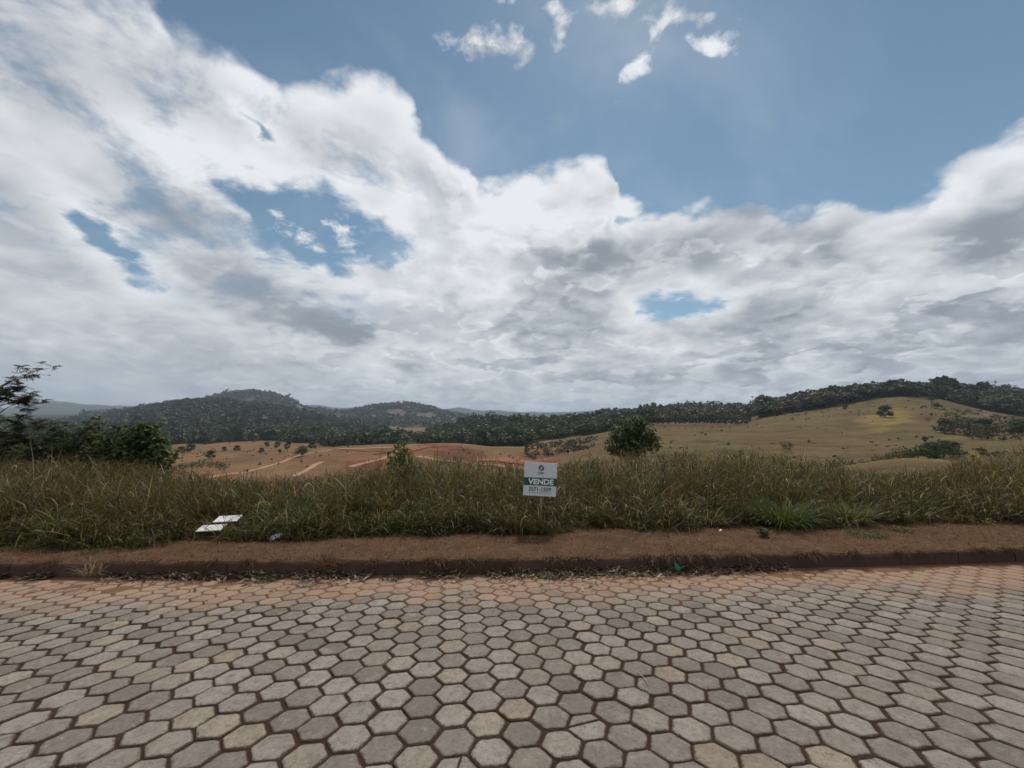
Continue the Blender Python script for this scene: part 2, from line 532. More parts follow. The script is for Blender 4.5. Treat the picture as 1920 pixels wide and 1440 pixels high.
RINGS = [   # distance, {sheet x: sheet y at which the ground of that distance is seen}
    (60, {-800: 940, 0: 935, 800: 940, 1100: 915, 1400: 892, 1540: 882, 1620: 866, 1690: 857, 1760: 859, 1830: 868, 1920: 872, 2700: 880}),
    (85, {-800: 930, 0: 925, 800: 925, 1100: 905, 1400: 884, 1560: 888, 1700: 886, 1920: 882, 2700: 880}),
    (130, {-800: 895, 0: 885, 320: 902, 480: 902, 640: 895, 800: 888, 960: 884, 1060: 876, 1120: 868, 1280: 862, 1440: 862, 1600: 866, 1760: 858, 1920: 852, 2700: 850}),
    (190, {-800: 860, 0: 846, 160: 860, 320: 872, 480: 876, 640: 862, 800: 854, 900: 868, 1000: 868, 1080: 852, 1160: 842, 1280: 830, 1440: 828, 1600: 830, 1760: 818, 1920: 815, 2700: 820}),
    (260, {-800: 845, 0: 835, 160: 842, 320: 853, 480: 852, 580: 846, 640: 838, 720: 834, 860: 831, 920: 838, 1000: 840, 1060: 836, 1120: 825, 1200: 815, 1280: 808, 1440: 800, 1600: 790, 1700: 782, 1800: 788, 1920: 800, 2700: 800}),
    (330, {-800: 840, 0: 826, 160: 834, 320: 843, 480: 843, 580: 840, 700: 838, 860: 836, 960: 838, 1060: 826, 1120: 814, 1200: 802, 1280: 803, 1400: 803, 1450: 786, 1560: 772, 1690: 756, 1800: 766, 1920: 784, 2700: 800}),
    (400, {-800: 836, 0: 820, 160: 826, 320: 836, 480: 836, 640: 838, 800: 840, 960: 828, 1060: 818, 1120: 810, 1200: 797, 1400: 797, 1430: 782, 1500: 771, 1560: 761, 1620: 750, 1690: 743, 1750: 745, 1800: 752, 1860: 764, 1920: 772, 2300: 790, 2700: 800}),
    (520, {-800: 832, 0: 815, 160: 821, 320: 830, 480: 828, 560: 828, 640: 830, 800: 832, 960: 812, 1120: 797, 1200: 788, 1280: 784, 1400: 782, 1440: 768, 1560: 750, 1620: 743, 1690: 740, 1760: 740, 1840: 744, 1920: 750, 2300: 770, 2700: 790}),
    (760, {-800: 826, 0: 809, 160: 812, 260: 806, 360: 803, 480: 803, 600: 815, 700: 820, 780: 818, 860: 802, 905: 790, 960: 793, 1040: 796, 1120: 784, 1200: 776, 1290: 771, 1400: 771, 1460: 778, 1600: 785, 1920: 790, 2700: 800}),
    (1050, {-800: 820, 0: 803, 160: 804, 260: 790, 330: 776, 420: 775, 480: 777, 560: 788, 640: 803, 740: 814, 820: 803, 900: 800, 1000: 803, 1200: 795, 1400: 792, 2700: 810}),
    (1350, {-800: 816, 0: 796, 100: 794, 200: 784, 260: 769, 320: 757, 390: 753, 430: 759, 480: 764, 520: 769, 600: 787, 680: 798, 760: 804, 900: 800, 1200: 798, 2700: 810}),
    (1750, {-800: 812, 0: 788, 120: 786, 260: 778, 400: 776, 500: 774, 580: 780, 660: 790, 740: 788, 800: 790, 860: 796, 1100: 792, 1200: 790, 2700: 806}),
    (2350, {-800: 808, 0: 780, 160: 776, 260: 770, 340: 764, 380: 753, 405: 743, 435: 737, 475: 735, 512: 739, 540: 750, 575: 767, 620: 775, 655: 774, 690: 765, 730: 761, 768: 757, 795: 763, 825: 773, 870: 782, 1000: 790, 1150: 776, 1190: 768, 1240: 768, 1330: 762, 1390: 757, 1440: 770, 2700: 800}),
    (3400, {-800: 805, 0: 782, 200: 778, 400: 790, 800: 790, 1200: 786, 2700: 800}),
    (6500, {-800: 780, 0: 768, 60: 759, 95: 755, 140: 760, 210: 765, 280: 766, 330: 764, 400: 775, 520: 775, 560: 764, 592: 761, 625: 766, 680: 765, 740: 775, 800: 775, 835: 769, 862: 767, 890: 772, 930: 771, 980: 776, 1060: 775, 1150: 772, 1300: 774, 1700: 770, 2700: 776}),
    (10000, {-800: 778, 960: 780, 2700: 782}),
    (15000, {-800: 775, 500: 772, 900: 774, 1300: 771, 2700: 775}),
]
def elev(py):
    return ray(CX, py)[1]

NU = 760
US = np.concatenate([np.linspace(-2.6, -1.4, 60, endpoint=False), np.linspace(-1.4, 1.4, NU - 120), np.linspace(1.4, 2.6, 61)[1:]])
PXU = US * 754.0 + CX
def profile(tab):
    k = sorted(tab)
    y = np.interp(PXU, k, [tab[i] for i in k])
    n = 5
    yp = np.pad(y, n, mode='edge')
    ker = np.exp(-np.linspace(-2, 2, 2 * n + 1) ** 2)
    return np.convolve(yp, ker / ker.sum(), 'valid')

def near_z(X, Y):
    """lot behind the kerb: flat, then falling into the valley"""
    top = -ROAD_S * kerb_y(X) + 0.185
    d = np.maximum(np.asarray(Y) - kerb_y(X), 0)
    px = np.asarray(X) / np.maximum(np.asarray(Y, float), 3.0) * 754 + CX
    dip = 0.42 * np.exp(-((px - 505) / 150.0) ** 2) * np.clip((d - 1.0) / 4.0, 0, 1.6)
    return top - 0.010 * d - dip - 0.0050 * np.maximum(d - 5, 0) ** 2

def pchip(xk, yk, x):
    """monotone cubic along axis 0; yk (K, n) -> (len(x), n)"""
    h = np.diff(xk)[:, None]
    dl = np.diff(yk, axis=0) / h
    m = np.zeros_like(yk)
    w1 = 2 * h[1:] + h[:-1]; w2 = h[1:] + 2 * h[:-1]
    same = dl[:-1] * dl[1:] > 0
    with np.errstate(divide='ignore', invalid='ignore'):
        hm = (w1 + w2) / (w1 / dl[:-1] + w2 / dl[1:])
    m[1:-1] = np.where(same, hm, 0)
    m[0] = dl[0]; m[-1] = dl[-1]
    i = np.clip(np.searchsorted(xk, x, side='right') - 1, 0, len(xk) - 2)
    t = ((x - xk[i]) / (xk[i + 1] - xk[i]))[:, None]
    hh = (xk[i + 1] - xk[i])[:, None]
    return ((2 * t ** 3 - 3 * t ** 2 + 1) * yk[i] + (t ** 3 - 2 * t ** 2 + t) * hh * m[i] + (-2 * t ** 3 + 3 * t ** 2) * yk[i + 1] + (t ** 3 - t ** 2) * hh * m[i + 1])

YK = [7.0, 9.0, 12.0, 16.0, 22.0, 32.0] + [r[0] for r in RINGS]
ZK = [near_z(US * y, y) for y in YK[:5]] + [None]
for y, tab in RINGS:
    ZK.append(EYE + y * np.array([elev(p) for p in profile(tab)]))
ZK[5] = 0.62 * ZK[4] + 0.38 * ZK[6]
YK = np.array(YK, float); ZK = np.array(ZK)
YS = np.concatenate([np.linspace(7.0, 16, 24, endpoint=False), np.geomspace(16, 130, 50, endpoint=False), np.geomspace(130, 600, 130, endpoint=False),
                     np.geomspace(600, 2600, 110, endpoint=False), np.geomspace(2600, 15000, 50)])
ZS = pchip(np.log(YK), ZK, np.log(YS))
XG = US[None, :] * YS[:, None]
YG = np.repeat(YS[:, None], len(US), 1)
amp_n = np.interp(np.log(YS), np.log([7, 20, 60, 200, 600, 2000, 15000]), [0.02, 0.15, 0.35, 0.9, 3.5, 16.0, 60.0])[:, None]
sc_n = np.interp(np.log(YS), np.log([7, 20, 60, 200, 600, 2000, 15000]), [2.0, 6.0, 14.0, 30.0, 70.0, 260.0, 1300.0])[:, None]
# noise per band so that its grain does not slide with distance
def land_noise(X, Y):
    t = 0
    for s, a, lo, hi in ((2.5, .04, 0, 40), (9, .25, 14, 200), (28, .9, 60, 1200), (80, 3.5, 260, 4000), (260, 14.0, 1100, 15000), (900, 45.0, 3200, 1e6)):
        w = np.clip((np.log(Y) - math.log(lo + 5)) / 0.5, 0, 1)
        t = t + w * a * (fbm(X / s, Y / s, 4, int(s)) - 0.5) * 2 * np.clip(hi / Y, 0.15, 1)
    return t
ZS = ZS + land_noise(XG, YG) * np.clip((YG - 8) / 10, 0, 1) * np.where((YG > 300) & (YG < 480), 0.6, 1.0)
LOGY = np.log(YS)

def land_z(X, Y):
    X = np.asarray(X, float); Y = np.maximum(np.asarray(Y, float), 7.0)
    u = np.clip(X / Y, US[0], US[-1] - 1e-6)
    j = np.clip(np.searchsorted(US, u, side='right') - 1, 0, len(US) - 2)
    fu = (u - US[j]) / (US[j + 1] - US[j])
    ly = np.clip(np.log(Y), LOGY[0], LOGY[-1] - 1e-6)
    i = np.clip(np.searchsorted(LOGY, ly, side='right') - 1, 0, len(YS) - 2)
    fy = (ly - LOGY[i]) / (LOGY[i + 1] - LOGY[i])
    return (ZS[i, j] * (1 - fu) + ZS[i, j + 1] * fu) * (1 - fy) + (ZS[i + 1, j] * (1 - fu) + ZS[i + 1, j + 1] * fu) * fy

def ground_z(X, Y):
    X = np.asarray(X, float); Y = np.asarray(Y, float)
    return np.where(Y < kerb_y(X) + 2.6, near_z(X, Y), land_z(X, Y))

def spot(px, py, y0, y1):
    """first place between two distances where the sight line meets the ground"""
    ys = np.geomspace(y0, y1, 900)
    u, e = ray(px, py)
    z = land_z(u * ys, ys)
    hit = np.nonzero(z >= EYE + e * ys)[0]
    i = hit[0] if len(hit) else int(np.argmin(np.abs(z - EYE - e * ys)))
    return np.array([u * ys[i], ys[i], z[i]])

def place(px, Y):
    u = (px - CX) / 754.0
    return np.array([u * Y, Y, float(land_z(u * Y, Y))])

# ------------------------------------------------------------------ forest outlines (used for ground colour and for the trees)
def forest_mask(px, Y, n):
    """1 where woodland grows; px is the bearing, Y the distance"""
    n = n * 0.25
    m = np.zeros_like(px)
    def band(x, lo, hi, soft):
        return np.clip((x - lo) / soft, 0, 1) * np.clip((hi - x) / soft, 0, 1)
    front_l = np.interp(px, [-800, 0, 120, 260, 320, 380, 470, 560, 620, 700, 800, 870], [300, 290, 300, 310, 400, 520, 560, 520, 400, 380, 350, 330])
    m = np.maximum(m, (Y > front_l * (1 + n * .5)) & (Y < 1450) & (px < 730 + 40 * n))
    m = np.maximum(m, (Y > front_l * (1 + n * .3)) & (Y < 700) & (px < 1000))
    front_r = np.interp(px, [780, 850, 900, 960, 1000, 1060, 1120, 1180, 1210, 1215, 1400, 1440], [420, 330, 275, 285, 330, 370, 380, 395, 405, 470, 480, 460])
    m = np.maximum(m, (Y > front_r * (1 + n * .25)) & (Y < 900) & (px > 800) & (px < 1440))
    front_h = np.interp(px, [1400, 1440, 1500, 1560, 1620, 1660, 1760, 1790, 1850, 1920, 2700], [415, 385, 385, 392, 400, 412, 412, 385, 360, 340, 330])
    m = np.maximum(m, (Y > front_h * (1 + n * .15)) & (Y < 640) & (px > 1425))
    m = np.maximum(m, (Y > 1450) & (Y < 3300) & (px < 1200) & (n > -.36))
    m = np.maximum(m, (Y > 3300) & (n > -.30))
    return m.astype(float)

FN = lambda X, Y: (fbm(X / (14 + Y * .05), Y / (14 + Y * .05), 4, 5) - .5) * 4

def build_terrain():
    PX = XG / YG * 754 + CX
    n = FN(XG, YG)
    f = forest_mask(PX, YG, n)
    dry = np.array([0.140, 0.094, 0.043]); tan = np.array([0.198, 0.116, 0.060]); green = np.array([0.125, 0.125, 0.045])
    wood = np.array([0.040, 0.047, 0.024]); red = np.array([0.205, 0.072, 0.040]); soil = np.array([0.150, 0.070, 0.038]); lot = np.array([0.11, 0.085, 0.04])
    C = np.zeros(XG.shape + (3,)) + dry
    valley = np.clip((1080 - PX) / 60, 0, 1) * np.clip((YG - 90) / 40, 0, 1)
    C = C * (1 - valley[..., None]) + tan * valley[..., None]
    gz = np.clip((fbm(XG / 40, YG / 40, 3, 9) - .42) * 5, 0, 1) * np.clip((PX - 1000) / 80, 0, 1)
    C = C * (1 - .25 * gz[..., None]) + green * .25 * gz[..., None]
    kn = np.exp(-((PX - 1700) / 130) ** 2) * ((YG > 48) & (YG < 78))
    C = C * (1 - .7 * kn[..., None]) + np.array([0.155, 0.135, 0.05]) * .7 * kn[..., None]
    # earthworks: raw red ground of a new estate
    e = fbm(XG / 9, YG / 9, 4, 3)
    def patch(cx, cy, rx, ry, col, k=1.0, rag=0.8):
        d = np.sqrt(((PX - cx) / rx) ** 2 + ((YG - cy) / ry) ** 2) + (e - .5) * rag
        w = np.clip((1.0 - d) * 3, 0, 1) * k
        return w[..., None], np.array(col)
    for a in ((930, 165, 85, 26, red), (865, 215, 60, 30, soil), (820, 238, 44, 20, red), (1010, 178, 50, 22, red), (950, 200, 60, 12, (0.30, .12, .07)),
              (620, 205, 130, 26, (0.19, .10, .052)), (690, 170, 60, 16, red), (1060, 205, 40, 20, (0.16, .09, .055)), (760, 205, 40, 22, (0.23, .11, .06)),
              (440, 300, 90, 22, (0.15, .085, .05)), (1310, 372, 96, 26, (0.125, .058, .034)), (1010, 215, 60, 20, (.14, .075, .045)),
              (60, 300, 50, 40, (0.20, .12, .085)), (1660, 260, 60, 40, (.235, .165, .06)), (1800, 230, 60, 50, (.17, .125, .08)), (1860, 300, 60, 40, (.16, .115, .07))):
        w, c = patch(*a)
        C = C * (1 - w) + c * w
    rows = np.clip(np.sin(YG * 0.35 + fbm(XG / 60, YG / 60, 2, 5) * 9) * .5 + .5, 0, 1) ** 6 * np.clip((PX - 1060) / 60, 0, 1) * ((YG > 120) & (YG < 400))
    C = C * (1 - .22 * rows[..., None])
    # clearings on the far hills
    for a in ((463, 2030, 24, 40, (.11, .09, .07), .9), (572, 2100, 26, 160, (.12, .10, .08), .8), (745, 2000, 24, 110, (.14, .105, .08), .9), (705, 2150, 16, 70, (.12, .1, .075), .9),
              (798, 1950, 26, 110, (.13, .10, .075), .9), (795, 620, 36, 60, (.12, .105, .06), .9), (850, 700, 16, 60, (.16, .13, .08), .9), (640, 1900, 30, 200, (.10, .085, .06), .7),
              (1190, 2350, 50, 200, (.17, .13, .1), 1.0), (1380, 2350, 40, 200, (.17, .13, .1), 1.0), (130, 900, 60, 60, (.13, .12, .06), .8), (60, 640, 40, 50, (.19, .12, .08), .9)):
        w, c = patch(*a, rag=.9)
        keep = np.clip(w[..., 0] * 1.5, 0, 1)
        C = C * (1 - w) + c * w
        f = f * (1 - keep)
    C = C * (1 - f[..., None]) + wood * f[..., None]
    nearlot = np.clip((45 - YG) / 15, 0, 1)[..., None]
    C = C * (1 - nearlot) + lot * nearlot
    ny, nx = XG.shape
    Zt = ZS - 0.05 * np.clip((10.0 - YG) / 1.0, 0, 1)
    V = np.stack([XG, YG, Zt], -1).reshape(-1, 3)
    idx = np.arange(ny * nx).reshape(ny, nx)
    Q = np.stack([idx[:-1, :-1], idx[:-1, 1:], idx[1:, 1:], idx[1:, :-1]], -1).reshape(-1, 4)
    me = mesh_np('terrain', V, Q, mats=[MAT['terrain']], attrs={'cover': C.reshape(-1, 3)}, smooth=True)
    tag(link('terrain', me), 'rolling valley and hills of dry pasture, red earth and woodland', kind='structure')
    return f
CLEAR = build_terrain()

def wooded(px, Y):
    """woodland test on the painted grid, clearings taken out"""
    u = (px - CX) / 754.0
    j = np.clip(np.searchsorted(US, u), 0, len(US) - 1)
    i = np.clip(np.searchsorted(YS, Y), 0, len(YS) - 1)
    return CLEAR[i, j] > 0.5

# the flat land behind the street, seen only from elsewhere
def build_back():
    xs = np.linspace(-400, 400, 41); ys = np.linspace(-400, -8, 30)
    X, Y = np.meshgrid(xs, ys)
    Z = 0.5 + (np.abs(Y) - 8) * 0.05 + (fbm(X / 40, Y / 40, 3, 2) - .5) * 2 * np.clip((-Y - 8) / 30, 0, 1)
    idx = np.arange(X.size).reshape(X.shape)
    Q = np.stack([idx[:-1, :-1], idx[:-1, 1:], idx[1:, 1:], idx[1:, :-1]], -1).reshape(-1, 4)
    me = mesh_np('ground', np.stack([X, Y, Z], -1), Q, mats=[MAT['terrain']], attrs={'cover': np.zeros((X.size, 3)) + (.17, .13, .06)}, smooth=True)
    tag(link('ground', me), kind='structure')
build_back()

# ------------------------------------------------------------------ dirt tracks of the estate in the valley
def make_dirt_mat():
    m, g, out = new_mat('dirt_track')
    p = wpos(g)
    n = g.noise(p, 0.5, 5, 0.6)
    surf(g, out, g.mix(n, (0.34, 0.185, 0.115), (0.48, 0.30, 0.20)), 0.95, bump(g, n, 0.4, 0.2), 0.05)
    return m
MAT['dirt'] = make_dirt_mat()
MAT['red_bank'] = mat_plain('red_cut_bank', (0.20, 0.075, 0.045), 0.95, 0.45, 0.4, 0.05, 0.6)

def strip(name, pix, width, mat, label, lift=0.10, y0=95, y1=330):
    pts = np.array([spot(px, py, y0, y1) for px, py in pix])
    t = np.concatenate([[0], np.cumsum(np.linalg.norm(np.diff(pts[:, :2], axis=0), axis=1))])
    ts = np.linspace(0, t[-1], max(int(t[-1] / 1.5), 8))
    c = np.stack([np.interp(ts, t, pts[:, 0]), np.interp(ts, t, pts[:, 1])], -1)
    for _ in range(4):
        c[1:-1] = (c[:-2] + 2 * c[1:-1] + c[2:]) / 4
    d = np.gradient(c, axis=0)
    d /= np.linalg.norm(d, axis=1)[:, None] + 1e-9
    nrm = np.stack([-d[:, 1], d[:, 0]], -1)
    V = []
    for k in (-1, -.33, .33, 1):
        w = width / 2 * k * (1 + 0.25 * (vnoise(ts * .2, ts * 0 + k * 9) - .5))
        q = c + nrm * w[:, None]
        V.append(np.stack([q[:, 0], q[:, 1], land_z(q[:, 0], q[:, 1]) + lift - (abs(k) == 1) * 0.04], -1))
    V = np.stack(V, 1)
    n = len(ts)
    idx = np.arange(n * 4).reshape(n, 4)
    Q = np.stack([idx[:-1, :-1], idx[:-1, 1:], idx[1:, 1:], idx[1:, :-1]], -1).reshape(-1, 4)
    o = link(name, mesh_np(name, V, Q, mats=[mat], smooth=True))
    tag(o, label, kind='structure')
TR = 'dirt_road'
strip(TR, [(345, 904), (420, 890), (480, 880), (530, 866), (563, 853), (600, 846), (650, 841), (730, 839), (800, 838)], 2.8, MAT['dirt'], 'pale dirt road winding along the valley past the bushy tree')
strip(TR, [(548, 894), (575, 882), (603, 866)], 2.6, MAT['dirt'], 'short pale dirt spur climbing from the grass')
strip(TR, [(655, 876), (700, 864), (728, 856), (745, 846)], 3.0, MAT['dirt'], 'pink earth ramp behind the sapling')
strip(TR, [(780, 856), (830, 864), (880, 868), (930, 871), (975, 877), (1010, 885)], 3.4, MAT['dirt'], 'pale dirt road below the red cut bank')
strip('cut_bank', [(700, 852), (780, 846), (800, 840), (840, 837), (866, 838)], 2.2, MAT['red_bank'], 'curved red cut bank round a levelled plot', 0.35)
strip('cut_bank', [(880, 862), (940, 866), (985, 871)], 3.4, MAT['red_bank'], 'raw red earth bank above the pale road', 0.35)
strip('cut_bank', [(625, 844), (680, 846), (730, 848)], 1.6, MAT['red_bank'], 'thin red terrace edge on the tan slope', 0.3)

# ------------------------------------------------------------------ street of hexagonal pavers
def make_paver_mat():
    m, g, out = new_mat('paver_concrete')
    p = wpos(g)
    oi = g.node('ShaderNodeObjectInfo').outputs['Random']
    isl = g.node('ShaderNodeNewGeometry').outputs['Random Per Island']
    r = g.m('FRACT', g.m('ADD', oi, g.m('MULTIPLY', isl, 7.31)))
    r2 = g.m('FRACT', g.m('MULTIPLY', r, 13.7))
    grain = g.noise(p, 190.0, 4, 0.7)
    patch = g.noise(p, 14.0, 5, 0.62)
    blot = g.noise(p, 3.1, 4, 0.6)
    c = g.mix(r, (0.172, 0.146, 0.120), (0.312, 0.274, 0.230))
    c = g.mix(g.rng(r2, 0.72, 1.0, 0.0, 0.55), c, (0.330, 0.255, 0.180))
    c = g.mix(g.rng(r2, 0.0, 0.14, 0.5, 0.0), c, (0.140, 0.125, 0.106))
    c = g.mix(g.rng(patch, 0.38, 0.70, 0.0, 0.55), c, (0.145, 0.118, 0.094))
    mott = g.noise(p, 38.0, 5, 0.72, 0.3)
    c = g.mix(g.rng(mott, 0.50, 0.66, 0.0, 0.62), c, (0.110, 0.088, 0.070))
    c = g.mix(g.rng(mott, 0.30, 0.43, 0.55, 0.0), c, (0.40, 0.36, 0.31))
    sm = g.noise(p, 6.0, 6, 0.7, 0.8)
    c = g.mix(g.rng(sm, 0.52, 0.70, 0.0, 0.5), c, (0.33, 0.30, 0.26))
    c = g.mix(g.rng(grain, 0.54, 0.74, 0.0, 0.55), c, (0.40, 0.35, 0.29))
    c = g.mix(g.rng(grain, 0.26, 0.44, 0.5, 0.0), c, (0.10, 0.08, 0.062))
    pits = g.voro(p, 38.0)
    c = g.mix(g.rng(pits, 0.05, 0.14, 0.55, 0.0), c, (0.085, 0.062, 0.045))
    # soil rubbed into the arrises, spreading unevenly over the face
    edge = attr(g, 'edge', True)
    ed = g.rng(g.m('ADD', edge, g.m('MULTIPLY', g.m('SUBTRACT', g.noise(p, 30.0, 6, 0.7), 0.5), 1.7)), 0.30, 0.90)
    c = g.mix(g.m('MULTIPLY', ed, 0.88), c, (0.066, 0.040, 0.027))
    # red dust washed down to the kerb, thin tongues of it further out
    y = g.sep(p)[1]
    x = g.sep(p)[0]
    yk = g.m('SUBTRACT', y, g.m('MULTIPLY_ADD', x, 0.05, 6.0))
    dust = g.rng(g.m('ADD', yk, g.m('MULTIPLY', g.m('SUBTRACT', g.noise(p, 1.3, 6, 0.66, 0.8), 0.5), 3.2)), -1.35, -0.20)
    dust = g.m('MULTIPLY', dust, g.m('MULTIPLY_ADD', patch, 0.7, 0.55), clamp=True)
    dc = g.mix(blot, (0.330, 0.180, 0.105), (0.400, 0.250, 0.160))
    c = g.mix(g.m('MULTIPLY', dust, 0.74), c, dc)
    c = g.mix(g.rng(blot, 0.50, 0.72, 0.0, 0.30), c, (0.235, 0.185, 0.140))
    h = g.m('ADD', g.m('MULTIPLY', grain, 0.5), g.m('ADD', g.m('MULTIPLY', patch, 0.8), g.m('MULTIPLY', g.rng(pits, 0.0, 0.16), 0.4)))
    surf(g, out, c, 0.92, bump(g, h, 0.55, 0.004), 0.12)
    return m
def make_joint_mat():
    m, g, out = new_mat('joint_soil')
    p = wpos(g)
    n = g.noise(p, 60.0, 5, 0.65)
    y = g.sep(p)[1]
    near = g.rng(g.m('ADD', y, g.m('MULTIPLY', g.noise(p, 2.0, 4), 1.4)), 5.0, 6.3)
    c = g.mix(n, (0.026, 0.015, 0.010), (0.085, 0.048, 0.031))
    c = g.mix(g.m('MULTIPLY', near, 0.75), c, g.mix(n, (0.16, 0.085, 0.050), (0.30, 0.175, 0.105)))
    surf(g, out, c, 0.95, bump(g, n, 0.8, 0.008), 0.05)
    return m
MAT['paver'] = make_paver_mat()
MAT['joint'] = make_joint_mat()

PITCH, PANG, PORG = 0.2429, math.radians(8.84), complex(-0.1226, 2.5416)
ROAD_TILT = math.atan(ROAD_S)

def hex_outline(rng, flat, cut=None):
    """twelve-point outline of a worn six-sided block; flats face along local Y"""
    R = flat / 2 / math.cos(math.pi / 6)
    pts = []
    for k in range(6):
        a = math.pi / 3 * k
        c = Vector((math.cos(a), math.sin(a))) * R * (1 + rng.uniform(-.022, .016))
        prv = Vector((math.cos(a - math.pi / 3), math.sin(a - math.pi / 3))) * R
        nxt = Vector((math.cos(a + math.pi / 3), math.sin(a + math.pi / 3))) * R
        f = rng.uniform(.05, .12)
        pts.append(c.lerp(prv, f)); pts.append(c.lerp(nxt, f))
        mid = c.lerp(nxt, .5) * (1 + rng.uniform(-.028, .010))
        pts.append(mid)
    return pts

def block(vs, fs, ed, pts, rng, z0=0.0, th=0.05):
    """worn block from an outline: flat top, rounded arris, sides"""
    n = len(pts)
    c = Vector((sum(p.x for p in pts) / n, sum(p.y for p in pts) / n))
    b = len(vs)
    for k, (ins, z) in enumerate(((0.020, 0.0), (0.0055, -0.0035), (0.0, -0.011), (0.0, -th))):
        for p in pts:
            d = (p - c)
            q = c + d * (1 - ins * (1 + rng.uniform(-.35, .35) * (k < 2)) / d.length)
            vs.append((q.x, q.y, z0 + z + (rng.uniform(-.0007, .0007) if k == 0 else 0)))
            ed.append((0.22, 0.75, 1.0, 1.0)[k])
    vs.append((c.x, c.y, z0 + .0006)); ed.append(0.0)
    ci = len(vs) - 1
    for k in range(n):
        j = (k + 1) % n
        fs.append((ci, b + k, b + j))
        for r in range(3):
            fs.append((b + r * n + k, b + (r + 1) * n + k, b + (r + 1) * n + j, b + r * n + j))

def paver_mesh(seed, crack=None):
    rng = random.Random(seed)
    vs, fs, ed = [], [], []
    pts = hex_outline(rng, PITCH - 0.008 - rng.uniform(0, .008))
    if crack is None:
        block(vs, fs, ed, pts, rng)
    else:
        ang, off = crack
        nrm = Vector((math.cos(ang), math.sin(ang)))
        for sgn in (1, -1):
            half = []
            for i, p in enumerate(pts):
                q = pts[(i + 1) % len(pts)]
                dp = (p.dot(nrm) - off) * sgn - .0025; dq = (q.dot(nrm) - off) * sgn - .0025
                if dp >= 0:
                    half.append(p)
                if dp * dq < 0:
                    half.append(p.lerp(q, dp / (dp - dq)))
            block(vs, fs, ed, half, rng, z0=-.004 if sgn < 0 else 0)
    me = bpy.data.meshes.new('paver')
    me.from_pydata(vs, [], fs)
    a = me.attributes.new('edge', 'FLOAT', 'POINT')
    a.data.foreach_set('value', ed)
    me.materials.append(MAT['paver'])
    me.update()
    return me, np.array(vs), fs, np.array(ed)

def build_street():
    # bed of soil in which the blocks sit; the road is this sheet plus its pavers
    xs = np.linspace(-26, 26, 261); ts = np.linspace(0, 1, 120)
    X, T = np.meshgrid(xs, ts)
    Y = -8 + T * (kerb_y(X) + 0.06 + 8)
    dk = kerb_y(X) - Y
    wash = np.clip((1.3 - dk) / 1.1, 0, 1) * (0.3 + 0.9 * fbm(X / .5, Y / .35, 4, 4))
    Z = -ROAD_S * Y - 0.013 + 0.0150 * np.minimum(wash, 1.0) + 0.010 * np.clip((0.10 - dk) / 0.10, 0, 1)
    Z = Z + (fbm(X / .04, Y / .04, 2, 8) - .5) * .004
    idx = np.arange(X.size).reshape(X.shape)
    Q = np.stack([idx[:-1, :-1], idx[:-1, 1:], idx[1:, 1:], idx[1:, :-1]], -1).reshape(-1, 4)
    road = link('road', mesh_np('road', np.stack([X, Y, Z], -1), Q, mats=[MAT['joint']], smooth=True))
    tag(road, 'street of worn grey hexagonal concrete pavers with red soil joints', kind='structure')
    kinds = [paver_mesh(100 + k) for k in range(14)]
    cr1 = paver_mesh(300, (math.radians(100), .035)); cr2 = paver_mesh(301, (math.radians(-15), .01))
    row = complex(math.cos(PANG), math.sin(PANG))
    cells = []
    for c in range(-110, 111):
        for r in range(-70, 40):
            L = c * 0.8660254 * PITCH + 1j * (r + (0.5 if c % 2 else 0.0)) * PITCH
            z = PORG + L * row
            X, Y = z.real, z.imag * math.cos(ROAD_TILT)
            if abs(X) > 18 or Y < -2.5 or Y > float(kerb_y(X)) - 0.05:
                continue
            u, e = X / Y if Y > 0.3 else 9, 0
            seen = Y > 2.25 and abs(u) < 1.36
            cells.append((0 if seen else 1, (X * X + Y * Y) if seen else Y * Y + X * X, X, Y, c, r))
    cells.sort()
    rest_v, rest_q, rest_t, rest_e = [], [], [], []
    nb = 0
    rng = random.Random(5)
    count = 0
    for hid, _, X, Y, c, r in cells:
        z = -ROAD_S * Y + rng.uniform(-.0032, .0028)
        rx, ry = ROAD_TILT * -1 + rng.gauss(0, .009), rng.gauss(0, .009)
        rz = PANG + rng.choice((0, 1, 2, 3, 4, 5)) * math.pi / 3 + rng.gauss(0, .024)
        X += rng.gauss(0, .0034); Y += rng.gauss(0, .0034)
        k = kinds[rng.randrange(len(kinds))]
        M = Matrix.Rotation(rx, 4, 'X') @ Matrix.Rotation(ry, 4, 'Y') @ Matrix.Rotation(rz, 4, 'Z')
        if not hid and count < 300:
            u = X / Y
            if count == 3:
                k = cr2
                M = Matrix.Rotation(rx, 4, 'X') @ Matrix.Rotation(PANG, 4, 'Z')
            if count == 26:
                k = cr1
                M = Matrix.Rotation(rx, 4, 'X') @ Matrix.Rotation(PANG, 4, 'Z')
            o = link('paver', k[0], road, (X, Y, z), M.to_euler())
            count += 1
        else:
            V = k[1] @ np.array(M.to_3x3()).T + (X, Y, z)
            rest_v.append(V); rest_e.append(k[3])
            for f in k[2]:
                (rest_q if len(f) == 4 else rest_t).append([i + nb for i in f])
            nb += len(V)
    me = mesh_np('far_pavers', np.concatenate(rest_v), rest_q, rest_t, mats=[MAT['paver']], attrs={'edge': np.concatenate(rest_e)})
    tag(link('far_pavers', me, road), kind='stuff')
build_street()

